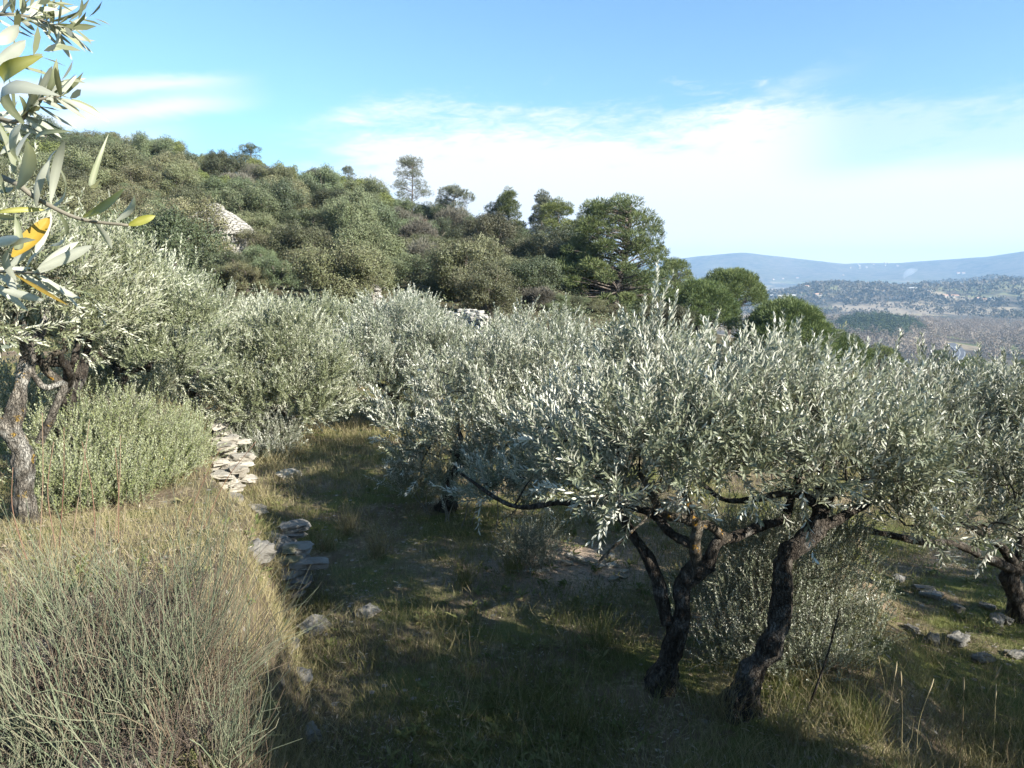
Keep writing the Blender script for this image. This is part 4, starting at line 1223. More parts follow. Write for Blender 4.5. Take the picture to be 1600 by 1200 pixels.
def litter():
    rng = np.random.default_rng(83)
    n = 42000
    r = np.exp(rng.uniform(math.log(1.9), math.log(16), n)); a = np.radians(rng.uniform(-40, 40, n))
    x, y = r * np.sin(a), r * np.cos(a)
    ok = fbm(x * 1.3, y * 1.3, 47) + rng.normal(0, .08, n) > 0.47
    x, y = x[ok], y[ok]; n = len(x)
    p = np.stack((x, y, H(x, y) + rng.uniform(0.003, 0.02, n)), 1)
    ax = rand_dir(rng, n) * np.array((1, 1, .25))
    mb = MB()
    leaf_sets(mb, p, ax, np.array((0, 0, 1.0)) + rand_dir(rng, n) * .45, rng.uniform(.02, .06, n), rng.uniform(.005, .014, n), 'hex', 0, rng.uniform(0, 1, n))
    tag(mb.obj('fallen_leaves', M['litter']), 'fallen olive leaves and bits of dry stem on the soil', None, None, 'stuff')
    # low broad leaved weeds in rosettes
    nt = 2600
    r = np.exp(rng.uniform(math.log(2.2), math.log(14), nt)); a = np.radians(rng.uniform(-38, 38, nt))
    x, y = r * np.sin(a), r * np.cos(a)
    ok = fbm(x * .8, y * .8, 41) + rng.normal(0, .05, nt) > 0.5
    x, y = x[ok], y[ok]; nt = len(x)
    i = np.repeat(np.arange(nt), 9); n = len(i)
    an = rng.uniform(0, 6.283, n)
    s_ = rng.uniform(.03, .08, nt)[i]
    b = np.stack((x[i] + rng.normal(0, .02, n), y[i] + rng.normal(0, .02, n), H(x, y)[i] + rng.uniform(0.0, .03, n)), 1)
    mb = MB()
    leaf_sets(mb, b, np.stack((np.cos(an), np.sin(an), rng.uniform(.1, .9, n)), 1), np.array((0, 0, 1.0)) + rand_dir(rng, n) * .2, s_ * rng.uniform(.7, 1.2, n), s_ * .35, 'hex', 0, np.clip(rng.uniform(0, .7, nt)[i] + rng.uniform(0, .3, n), 0, 1))
    tag(mb.obj('low_weeds', M['grass']), 'low broad leaved weeds in the grass', None, None, 'stuff')
M['litter'] = leafmat('fallen leaves', [(0.10, 0.075, 0.05), (0.20, 0.16, 0.11), (0.33, 0.29, 0.22)], trans=0.0, rough=0.85, spec=0.15, vary=0.0)
litter()
# coarse tussocks that stand out one by one
def tussock(px, py, n, h, matk, label, seed):
    rng = np.random.default_rng(seed)
    g = ground_px(px, py)
    b = g + rng.normal(0, 0.045, (n, 3)) * np.array((1, 1, 0))
    d = nrmz(np.array((0, 0, 1.0)) + rng.normal(0, .42, (n, 3)) * np.array((1, 1, .2)))
    hh = h * rng.uniform(0.5, 1.15, n)
    bend = np.stack((rng.normal(0, .1, n), rng.normal(0, .1, n), rng.uniform(0.05, .2, n)), 1) * hh[:, None]
    mb = MB()
    ribbons(mb, b, b + d * hh[:, None], bend, np.full(n, max(0.003, g[1] * 0.0006)), 4, 0, rng.uniform(0, 1, n), 0.1, flat=nrmz(rng.normal(size=(n, 3)) * np.array((1, 1, .1))))
    tag(mb.obj('grass_tussock', M[matk]), label, 'grass tussock')
for k, (px, py, h, mk, lab) in enumerate((
        (590, 870, .42, 'dry', 'tall arching straw tussock at the middle of the shaded grass'),
        (545, 835, .38, 'dry', 'straw tussock left of the tall arching one'),
        (725, 915, .34, 'grass', 'bright green tussock below the thin straight trunk'),
        (800, 895, .36, 'grass', 'green tussock beside the bare soil patch'),
        (1130, 1120, .40, 'dry', 'dry arching tussock between the two main stems'),
        (1345, 1150, .34, 'grass', 'green tussock right of the sucker shoots at the bottom'),
        (1240, 1160, .26, 'dry', 'pale dry tussock below the sucker shoots'),
        (940, 1010, .34, 'grass', 'shaded tussock left of the main olive'),
        (900, 1150, .32, 'grass', 'dark green tussock at the bottom middle'),
        (372, 770, .20, 'dry', 'short straw tussock at the foot of the sunlit wall'),
        (345, 700, .26, 'dry', 'straw tussock growing against the sunlit wall'),
        (318, 675, .26, 'dry', 'straw tussock at the far end of the sunlit wall'),
        (415, 850, .22, 'grass', 'green tussock on top of the dark stone ledge'),
        (505, 950, .22, 'grass', 'dark tussock at the foot of the shaded wall'),
        (430, 905, .22, 'dry', 'straw tussock between the broom and the dark stone ledge'),
        (510, 860, .24, 'dry', 'short pale tussock right of the shaded wall'))):
    tussock(px, py, 150, h, mk, lab, 300 + k)


# ------------------------------------------------------------------ hillside trees
def crown_mesh(name, seed, w_, h_, n, leaf, matk, lobes=16, flat=0.85, bottom=0.12, ragged=0.28, twiggy=False, lr_=(0.13, 0.24), spread=0.36):
    """a broad crown of many leaf sized faces gathered into uneven clumps; unit scale, base at the origin"""
    rng = np.random.default_rng(seed)
    cs, rs = [], []
    for k in range(lobes):
        a = rng.uniform(0, 2 * math.pi); q = math.sqrt(rng.uniform(0, 1)) * spread
        zz = bottom + (0.88 - bottom) * rng.uniform(0, 1) * (1 - (q / 0.5) ** 2 * 0.5)
        cs.append((q * math.cos(a) * w_, q * math.sin(a) * w_, zz * h_ * 0.82)); rs.append(rng.uniform(*lr_) * w_)
    cs, rs = np.array(cs), np.array(rs)
    i = rng.choice(lobes, n, p=rs ** 2 / np.sum(rs ** 2))
    d = rand_dir(rng, n)
    sub = np.array([mnoise.noise(Vector(dd * 2.6 + k * 3.1)) for dd, k in zip(d, i)])
    rad = rs[i] * (0.82 + ragged * sub * 1.6 + 0.25 * rng.uniform(-1, 0.6, n))
    p = cs[i] + d * rad[:, None] * np.array((1, 1, flat))
    ok = p[:, 2] > 0.03 * h_
    p, d, i, sub = p[ok], d[ok], i[ok], sub[ok]; n = len(p)
    ax = nrmz(np.cross(d, rand_dir(rng, n)) + d * 0.35 + np.array((0, 0, 0.15)))
    nr = d + rand_dir(rng, n) * 0.45
    mb = MB()
    lr = rng.uniform(0, 1, lobes)
    rnd = np.clip(lr[i] * 0.55 + rng.uniform(0, .25, n) + sub * 0.3 + 0.08, 0, 1)
    if twiggy:
        leaf_sets(mb, p, nrmz(d + np.array((0, 0, .6)) + rand_dir(rng, n) * .5), nr, leaf * 3.2 * rng.uniform(.6, 1.3, n), leaf * 0.32, 'quad', 0, rnd)
    else:
        leaf_sets(mb, p - ax * leaf * .5, ax, nr, leaf * rng.uniform(.7, 1.4, n), leaf * 0.62 * rng.uniform(.7, 1.3, n), 'quad', 0, rnd)
    me = mb.mesh(name, M[matk])
    mb = MB()
    tube(mb, resample([(0, 0, -0.4), (0.05 * w_, 0, h_ * 0.2), (0, 0.03 * w_, h_ * 0.5)], 8), (0.05 * w_, 0.035 * w_, 0.02 * w_), 7, rough=0.1, seed=seed)
    for k in range(6):
        c = cs[k]
        tube(mb, resample([(0, 0, h_ * 0.12), c * np.array((.5, .5, .6)), c], 6), (0.02 * w_, 0.006 * w_), 5)
    tm = mb.mesh('trunk', M['oak_bark'], True)
    return me, tm

KINDS = {'oak': [crown_mesh('crown', 500 + k, 4.6, 4.3, 36000, 0.08, 'oak', 34 + 4 * k, ragged=.5, lr_=(0.07, 0.165), spread=.40) for k in range(5)],
         'bare': [crown_mesh('crown', 520 + k, 4.4, 3.6, 12000, 0.11, 'bare', 18, ragged=.4, twiggy=True) for k in range(3)],
         'pale': [crown_mesh('crown', 540 + k, 3.6, 4.6, 14000, 0.12, 'pale_pine', 17, flat=1.1, ragged=.35) for k in range(2)],
         'rust': [crown_mesh('crown', 560, 2.4, 2.2, 4000, 0.13, 'rust', 12, ragged=.4)]}
INFO = {'oak': ('evergreen_oak', 'oak', 'dark green evergreen oak', 'evergreen oaks on the hillside'),
        'bare': ('grey_shrub', 'shrub', 'grey leafless shrub', 'grey shrubs on the hillside'),
        'pale': ('young_pine', 'pine', 'pale green young pine', 'young pines on the hillside'),
        'rust': ('rusty_shrub', 'shrub', 'rust brown shrub', 'rusty shrubs on the hillside')}
LAND = [('stone hut', 365, 350), ('lone skyline pine', 640, 290), ('thin trunked pine', 712, 330), ('big pine', 975, 410), ('white collapsed wall', 720, 485), ('rust brown shrub', 655, 365), ('yellow leaves', 120, 330), ('broad silver olive', 620, 450), ('green tinged olive', 430, 460), ('skyline pine pair', 800, 330)]
def where(px, py, r):
    best = min(LAND, key=lambda l: (l[1] - px) ** 2 + ((l[2] - py) * 1.4) ** 2)
    dx, dy = px - best[1], py - best[2]
    if abs(dx) > 1.3 * abs(dy): rel = 'to the left of the' if dx < 0 else 'to the right of the'
    else: rel = 'above the' if dy < 0 else 'below the'
    dist = math.hypot(dx, dy)
    return ('close ' if dist < 45 else '') + rel + ' ' + best[0]

def hill_tree(kind, x, y, s, rz, label=None, var=None, rng=None):
    me, tm = KINDS[kind][int(rng.integers(len(KINDS[kind]))) if var is None else var]
    nm, cat, adj, grp = INFO[kind]
    z = Hs(x, y) - 0.05
    px, py = project((x, y, z + 2.0))
    lab = label or f"{adj} on the hillside {where(px, py, 0)}"
    rt = root(nm, (x, y, z), lab, cat, grp)
    rt.rotation_euler = (0, 0, rz); rt.scale = s
    for n_, m_ in (('crown', me), ('trunk', tm)):
        o = bpy.data.objects.new(n_, m_); COL.objects.link(o); o.parent = rt
    return rt

def hillside():
    rng = np.random.default_rng(7)
    hut = ground_px(342, 400, 30)
    pts = []
    tries = 0
    while tries < 60000 and len(pts) < 292:
        tries += 1
        r = rng.uniform(33, 152); a = rng.uniform(-37, 12)
        if rng.uniform() > (r / 152) ** 0.35: continue
        x, y = r * math.sin(R_(a)), r * math.cos(R_(a))
        R = float(np.interp(a, _az, _Rt))
        if r > R * 1.04: continue
        if a > 4.5 and 30 < r < 61: continue
        sp = 2.9 + 0.022 * r
        if any((x - q[0]) ** 2 + (y - q[1]) ** 2 < sp * sp for q in pts): continue
        # keep the line of sight to the hut, the walls and the path open
        d = math.hypot(x - hut[0], y - hut[1])
        px, py = project((x, y, Hs(x, y) + 2.0))
        if d < 3.6: continue
        top = project((x, y, Hs(x, y) + 4.9))[1]
        if 835 < px < 1015 and r < 60 and top < 462: continue
        if 322 < px < 462 and r < hut[1] * 1.1 and top < 388: continue
        pts.append((x, y, r))
    for x, y, r in pts:
        q = rng.uniform()
        px, py = project((x, y, Hs(x, y) + 2))
        upper = r > 80
        if r < 75 and q > .93: q = .5
        kind = 'oak' if q < (0.70 if upper else 0.90) else 'bare' if q < (0.93 if upper else 0.97) else 'pale'
        s = rng.uniform(0.72, 1.22) * (1.0 if r < 60 else 1.12)
        if kind == 'bare': s *= rng.uniform(.75, 1.05)
        hill_tree(kind, x, y, (s * rng.uniform(.92, 1.1), s * rng.uniform(.92, 1.1), s * rng.uniform(.72, 1.25)), rng.uniform(0, 6.28), rng=rng)
    for px, py, Y, s, lab in ((655, 368, 88, 0.95, 'rust brown shrub at the middle of the slope under the lone pine'), (492, 298, 120, 0.8, 'small rusty shrub high on the slope'), (322, 445, 40, 0.4, 'rusty low bush at the left end of the oaks')):
        p = U(px, py, Y)
        hill_tree('rust', p[0], p[1], (s,) * 3, 1.0, lab, rng=rng)
    for px, Y, s, lab in ((270, 112, 1.25, 'tall pale green pine left of the hut near the skyline'), (560, 90, 1.2, 'broad pale green pine at the middle of the upper slope'), (525, 96, 1.1, 'pale green pine left of the broad one on the upper slope'), (595, 86, 1.0, 'pale green pine right of the broad one on the upper slope')):
        p = U(px, 320, Y)
        hill_tree('pale', p[0], p[1], (s, s, s * 1.1), 0.4, lab, 0)
hillside()
for px, py, s_, lab in ((352, 402, .62, 'dark green evergreen oak hiding the left foot of the stone hut'), (302, 404, 1.3, 'dark green evergreen oak against the left side of the stone hut'), (408, 405, .75, 'dark green evergreen oak touching the right foot of the stone hut'),
                        (338, 425, .52, 'low evergreen oak on the slope just below the stone hut'), (378, 430, .55, 'low evergreen oak below the right side of the stone hut'), (420, 425, .6, 'low evergreen oak right of the ones below the stone hut'),
                        (352, 446, .5, 'lowest evergreen oak under the stone hut against the olive tops'), (398, 450, .55, 'evergreen oak behind the olive tops under the stone hut'), (440, 448, .62, 'evergreen oak behind the olive tops right of the stone hut')):
    g_ = ground_px(px, py, 30)
    hill_tree('oak', g_[0], g_[1] - 1.2, (s_, s_, s_ * .95), 1.3 * s_, lab, 1)

rq = np.random.default_rng(77)
for k in range(14):
    g_ = ground_px(862 + k * 11 + rq.normal(0, 5), 492 + rq.uniform(-14, 8), 24)
    s_ = rq.uniform(.28, .5)
    hill_tree('oak', g_[0], g_[1], (s_, s_, s_ * rq.uniform(.6, .9)), rq.uniform(0, 6), 'low dark evergreen shrub at the foot of the big pine', None, rq)

def shade_oak():  # oak added out of view so its shade darkens the near ground
    rng = np.random.default_rng(5)
    rt = hill_tree('oak', 3.75, 0.95, (0.74, 0.74, 1.3), 0.7, 'unseen evergreen oak added right of the viewpoint to shade the foreground', 0)
    return rt
shade_oak()

def undergrowth():
    rng = np.random.default_rng(17)
    n = 170000
    r = np.sqrt(rng.uniform(26 ** 2, 156 ** 2, n)); a = np.radians(rng.uniform(-38, 16, n))
    x, y = r * np.sin(a), r * np.cos(a)
    z = H(x, y) + rng.uniform(0, 1, n) ** 1.5 * (0.2 + 0.7 * fbm(x * .35, y * .35, 61))
    p = np.stack((x, y, z), 1)
    ok = (sst(fbm(x * .2, y * .2, 62), .28, .45) > rng.uniform(0, 1, n))
    p, r = p[ok], r[ok]; n = len(p)
    mb = MB()
    leaf_sets(mb, p, rand_dir(rng, n) + np.array((0, 0, .5)), rand_dir(rng, n) + np.array((0, 0, .8)), 0.09 + r * 0.0013, 0.06 + r * 0.0007, 'quad', 0, rng.uniform(0, 1, n))
    tag(mb.obj('undergrowth', M['oak']), 'low scrub between the hillside trees', None, None, 'stuff')
undergrowth()


# ------------------------------------------------------------------ stone hut
def stone_hut():
    rng = np.random.default_rng(23)
    gy = ground_px(342, 400, 30)[1]
    print('hut distance', gy)
    c = U(338, 372, gy)
    cx, cy = c[0], c[1]
    zg = Hs(cx, cy)
    k_ = gy / 62
    rt = root('stone_hut', (cx, cy, zg), 'beehive shaped dry stone hut of pale slabs half hidden by trees', 'hut')
    Rw = 2.55 * k_
    def ring(mb, rad, z, hgt, k, dep, skip=None):
        d = 0.0
        a = rng.uniform(0, 1)
        while d < 2 * math.pi:
            w_ = rng.uniform(0.2, 0.5) / max(rad, .4)
            an = a + d + w_ / 2
            if skip is None or not skip(an):
                stone(mb, (cx + rad * math.cos(an), cy + rad * math.sin(an), z + rng.normal(0, .012)), (dep, w_ * rad * 1.02, hgt * rng.uniform(.9, 1.15)), rng, an, lumps=0.08, sub=2)
            d += w_
    door_a = math.atan2(-1, 0.25)
    mb = MB()
    zt = c[2] + 0.1
    z = zg - 0.3
    while z < zt:
        ring(mb, Rw, z + .1, 0.2, 0, 0.6, lambda an: abs((an - door_a + math.pi) % (2 * math.pi) - math.pi) < 0.17 and z < zg + 1.5)
        z += 0.2
    mb.obj('wall', M['hut_stone'], rt)
    mb = MB()
    n = 25
    for k in range(n):
        t = k / (n - 1)
        rad = 2.85 * k_ * (1 - t ** 1.55) + 0.12
        ring(mb, max(0.15, rad - 0.25), zt + 0.08 + k * 0.1 * k_, 0.125 * k_, k, 0.9)
    stone(mb, (cx, cy, zt + 0.08 + n * 0.1 * k_), (0.7, 0.6, 0.16), rng)
    mb.obj('roof', M['hut_stone'], rt)
stone_hut()


# ------------------------------------------------------------------ pines
def pine_mesh(seed, hgt, puffs, trunk_pts, trunk_r, matk, blade=(0.28, 0.035), per=150, bark='pine_bark', bare_limbs=0, from_z=0.35, limb_r=0.05):
    """puffs: rows of centre, radii; every puff sits at the end of a limb that leaves the trunk"""
    rng = np.random.default_rng(seed)
    tp = resample(trunk_pts, 40)
    mb = MB(); tube(mb, tp, trunk_r, 10, rough=0.12, seed=seed)
    trunk = mb.mesh('trunk', M[bark], True)
    mb = MB()
    for c, r in puffs:
        zt = max(from_z * hgt, min(hgt * 0.96, c[2] - rng.uniform(0.1, 0.28) * math.hypot(c[0], c[1]) - 0.3))
        k = np.argmin(np.abs(tp[:, 2] - zt))
        L = np.linalg.norm(c - tp[k])
        tube(mb, resample([tp[k], (tp[k] * .5 + c * .5) + rng.normal(0, .06, 3) * L, c], 8), (min(limb_r, .018 * L + .015), 0.012), 5)
    for k in range(bare_limbs):
        i = int(rng.uniform(0.2, 0.7) * 40); a = rng.uniform(0, 6.28)
        L = rng.uniform(.8, 2.0)
        e = tp[i] + np.array((math.cos(a), math.sin(a), rng.uniform(-.25, .35))) * L
        tube(mb, resample([tp[i], (tp[i] + e) / 2 + rng.normal(0, .1, 3), e], 7), (0.03, 0.008), 5)
    limbs = mb.mesh('limbs', M[bark], True)
    mb = MB()
    B, A, N_, Rn = [], [], [], []
    for c, r in puffs:
        m = int(per * (r[0] * r[1]) / 0.5) + 30
        d = rand_dir(rng, m)
        q = rng.uniform(0.35, 1.0, m)[:, None] ** 0.6
        lump = 1 + 0.3 * np.array([mnoise.noise(Vector(dd * 2.2 + c)) for dd in d])[:, None]
        B.append(c + d * q * lump * np.array(r)); A.append(nrmz(d + np.array((0, 0, .55)) + rand_dir(rng, m) * .55)); N_.append(rand_dir(rng, m))
        Rn.append(np.clip(rng.uniform(0, .5) + rng.uniform(0, .5, m) + 0.12 * d[:, 2], 0, 1))
    B = np.concatenate(B)
    leaf_sets(mb, B, np.concatenate(A), np.concatenate(N_), blade[0] * rng.uniform(.6, 1.2, len(B)), blade[1], 'quad', 0, np.concatenate(Rn))
    crown = mb.mesh('crown', M[matk])
    return trunk, limbs, crown

def put_pine(label, loc, meshes, s=1.0, rz=0.0, name='aleppo_pine', cat='pine', group=None):
    rt = root(name, loc, label, cat, group)
    rt.scale = (s, s, s); rt.rotation_euler = (0, 0, rz)
    for nm, me in zip(('trunk', 'limbs', 'crown'), meshes):
        o = bpy.data.objects.new(nm, me); COL.objects.link(o); o.parent = rt
    return rt

def cone_puffs(rng, hgt, wid, z0, n, size, shape):
    out = []
    for k in range(n):
        t = rng.uniform(0, 1) ** 0.9
        z = hgt * (z0 + (1 - z0) * t)
        R = wid * shape(t) * rng.uniform(0.35, 1.0)
        a = rng.uniform(0, 6.283)
        s = size * rng.uniform(.65, 1.25)
        out.append((np.array((R * math.cos(a), R * math.sin(a), z)), (s, s, s * 0.5)))
    out.append((np.array((0, 0, hgt)), (size * .7, size * .7, size * .6)))
    return out

def base_at(px, py, Y):
    p = U(px, py, Y); p[2] = Hs(p[0], p[1]) - 0.1
    return p

def pines():
    rng = np.random.default_rng(29)
    # the big pine
    b = base_at(958, 505, 58)
    top = U(985, 312, 58)[2]
    h = top - b[2]
    pf = cone_puffs(rng, h * 0.97, 5.0, 0.09, 150, 0.70, lambda t: 1.05 - 0.62 * t ** 1.6)
    pf += [(np.array((x, y, z * h)), (.8, .8, .5)) for x, y, z in ((3.6, 0, .52), (3.2, .5, .60), (2.7, -.3, .72), (3.1, .2, .78), (2.4, 0, .86), (-1.0, 0, .93), (0.4, .3, 1.0), (1.4, 0, .97), (-3.6, 0, .35), (-4.4, .5, .25), (-3.0, -1, .22), (-5.0, 0, .18), (4.2, 0, .3), (4.6, -.5, .2), (-4.2, 0, .42))]
    me = pine_mesh(1, h, pf, [(0, 0, -0.3), (.35, 0, h * .25), (.9, .1, h * .5), (1.15, 0, h * .78), (1.2, 0, h * .97)], (0.30, 0.24, 0.17, 0.08), 'pine', (0.32, 0.045), 300, bare_limbs=9, from_z=.16, limb_r=.09)
    put_pine('biggest dark pine at the right end of the oak slope', b, me)
    # smaller pine in its shade
    b = base_at(905, 490, 62)
    h = U(900, 385, 62)[2] - b[2]
    put_pine('dark pine crowded against the left side of the big pine', b, pine_mesh(2, h, cone_puffs(rng, h, 3.0, .10, 70, .7, lambda t: 1 - .6 * t), [(0, 0, -.3), (.1, 0, h * .5), (0, 0, h)], (.2, .12, .04), 'pine', (0.3, .045), 300))
    # skyline pines
    def sky_pine(lab, seed, px, py_top, py_base, Y, wpx, n, size, z0, shape, matk, per, bark='pine_bark', lean=0.0, fz=.35):
        b = base_at(px, py_base, Y)
        h = U(px, py_top, Y)[2] - b[2]
        wd = 1.3 * wpx / 2 / F * Y; n = int(n * 1.4)
        put_pine(lab, b, pine_mesh(seed, h, cone_puffs(np.random.default_rng(seed), h * .97, wd, z0, n, size, shape), [(0, 0, -.3), (lean * .6, 0, h * .4), (lean, 0, h * .95)], (.20, .13, .04), matk, (0.42, 0.05), per, bark=bark, from_z=fz))
    sky_pine('lone airy pine standing tallest on the skyline', 31, 642, 246, 320, 118, 58, 34, .85, .25, lambda t: 1.05 - .75 * t, 'grey_pine', 110, 'pine_bark', 0.4, .2)
    sky_pine('round topped pine with a bare pale trunk on the upper slope', 32, 712, 292, 365, 92, 42, 22, .75, .42, lambda t: 1.0 - .5 * abs(t - .3), 'grey_pine', 170, 'pale_bark', -0.2, .4)
    sky_pine('dense pine on the skyline left of the pine group', 33, 795, 296, 375, 100, 46, 30, .85, .2, lambda t: 1 - .72 * t, 'pine', 250, 'pine_bark')
    sky_pine('low pine against the left side of the dense skyline pine', 34, 770, 320, 375, 101, 30, 16, .75, .2, lambda t: 1 - .6 * t, 'pine', 240)
    sky_pine('dark peaked pine on the skyline', 35, 846, 299, 380, 104, 42, 26, .85, .2, lambda t: 1 - .75 * t, 'grey_pine', 260)
    sky_pine('broad pale pine right of the dark peaked one', 36, 872, 312, 390, 98, 54, 34, .9, .15, lambda t: 1 - .55 * t, 'pale_pine', 260)
    sky_pine('lower pale pine sloping down toward the big pine', 37, 912, 338, 400, 92, 46, 28, .85, .15, lambda t: 1 - .5 * t, 'pale_pine', 260)
    sky_pine('small dark pine breaking the skyline right of the hut', 38, 393, 226, 262, 146, 34, 18, 1.0, .3, lambda t: 1 - .6 * t, 'pine', 200)
    sky_pine('tiny airy pine on the skyline near the middle', 39, 545, 262, 300, 132, 22, 12, .8, .3, lambda t: 1 - .6 * t, 'grey_pine', 150)
    # umbrella pines
    def umbrella(lab, seed, px, py_top, py_base, Y, wpx, hpx, n, dens, lean=0.0):
        r2 = np.random.default_rng(seed)
        b = base_at(px, py_base, Y)
        h = U(px, py_top, Y)[2] - b[2]
        wd = wpx / 2 / F * Y; dh = hpx / F * Y
        pf = []
        for k in range(n):
            q = math.sqrt((k + .5) / n) * 1.0; a = k * 2.39996 + r2.normal(0, .15)
            z = h - dh * (1 - math.sqrt(max(0, 1 - (q * .97) ** 2))) * 0.92 - 0.35 + r2.normal(0, .2)
            s = wd * r2.uniform(.10, .22)
            pf.append((np.array((wd * .93 * q * math.cos(a), wd * .93 * q * math.sin(a), z)), (s, s, s * .72)))
        put_pine(lab, b, pine_mesh(seed, h, pf, [(0, 0, -.3), (lean, 0, h * .35), (lean * .5, 0, h * .62)], (.28, .2, .14), 'umbrella', (0.42, 0.045), int(dens * .8), from_z=.30, bark='pine_bark', limb_r=.08), name='umbrella_pine', group='umbrella pines at the edge of the terrace')
    umbrella('flat topped umbrella pine showing its spreading bare limbs', 41, 1136, 423, 540, 84, 114, 66, 100, 420, 0.3)
    umbrella('umbrella pine in front and left of the flat topped one with a pale trunk', 42, 1088, 443, 555, 74, 132, 92, 120, 420)
    umbrella('rounded bright green umbrella pine farthest to the right above the olive crown', 43, 1222, 470, 590, 68, 150, 125, 150, 420)
    umbrella('small rounded pine tucked between the big pine and the umbrella pines', 44, 1052, 405, 500, 92, 62, 70, 60, 420)
    umbrella('low green pine crown sloping down right of the rounded one', 45, 1300, 518, 620, 75, 110, 80, 80, 420)
    umbrella('green pine dome below the road seen over the olive tips', 46, 1502, 568, 640, 110, 60, 26, 40, 380)
    umbrella('dark pine dome just right of the road', 47, 1512, 559, 640, 150, 50, 30, 40, 380)
    umbrella('dark pine dome just left of the road', 48, 1462, 548, 640, 165, 34, 28, 34, 380)
    umbrella('pine dome at the right edge over the olive crown', 49, 1596, 562, 640, 130, 40, 40, 36, 380)
    umbrella('low pine dome behind the tip of the main olive', 50, 1372, 542, 620, 95, 70, 36, 40, 380)
pines()


# ------------------------------------------------------------------ valley
def clumps(name, label, seed, pts, wid, hgt, per, matk, leaf):
    rng = np.random.default_rng(seed)
    n = len(pts)
    i = np.repeat(np.arange(n), per)
    d = rand_dir(rng, n * per); d[:, 2] = np.abs(d[:, 2])
    wv = (wid * rng.uniform(.7, 1.3, n))[i][:, None]; hv = (hgt * rng.uniform(.65, 1.25, n))[i]
    p = pts[i] + d * wv * 0.5 * np.array((1, 1, 0)) * rng.uniform(.6, 1, (n * per, 1))
    p[:, 2] += hv * (0.15 + 0.85 * d[:, 2] * rng.uniform(.7, 1, n * per))
    mb = MB()
    tone = rng.uniform(0, 1, n)[i]
    sz = leaf * rng.uniform(.7, 1.3, n * per)
    leaf_sets(mb, p, rand_dir(rng, n * per) + np.array((0, 0, .5)), d + rand_dir(rng, n * per) * .5, sz, sz * .7, 'quad', 0, np.clip(.6 * tone + .4 * rng.uniform(0, 1, n * per), 0, 1))
    return tag(mb.obj(name, M[matk]), label, None, None, 'stuff')

def scatter(rng, n, az0, az1, r0, r1, keep=None):
    a = rng.uniform(az0, az1, n); r = np.sqrt(rng.uniform(r0 ** 2, r1 ** 2, n))
    x, y = r * np.sin(np.radians(a)), r * np.cos(np.radians(a))
    if keep is not None:
        k = keep(a, r, x, y); x, y = x[k], y[k]
    return np.stack((x, y, H(x, y)), 1)

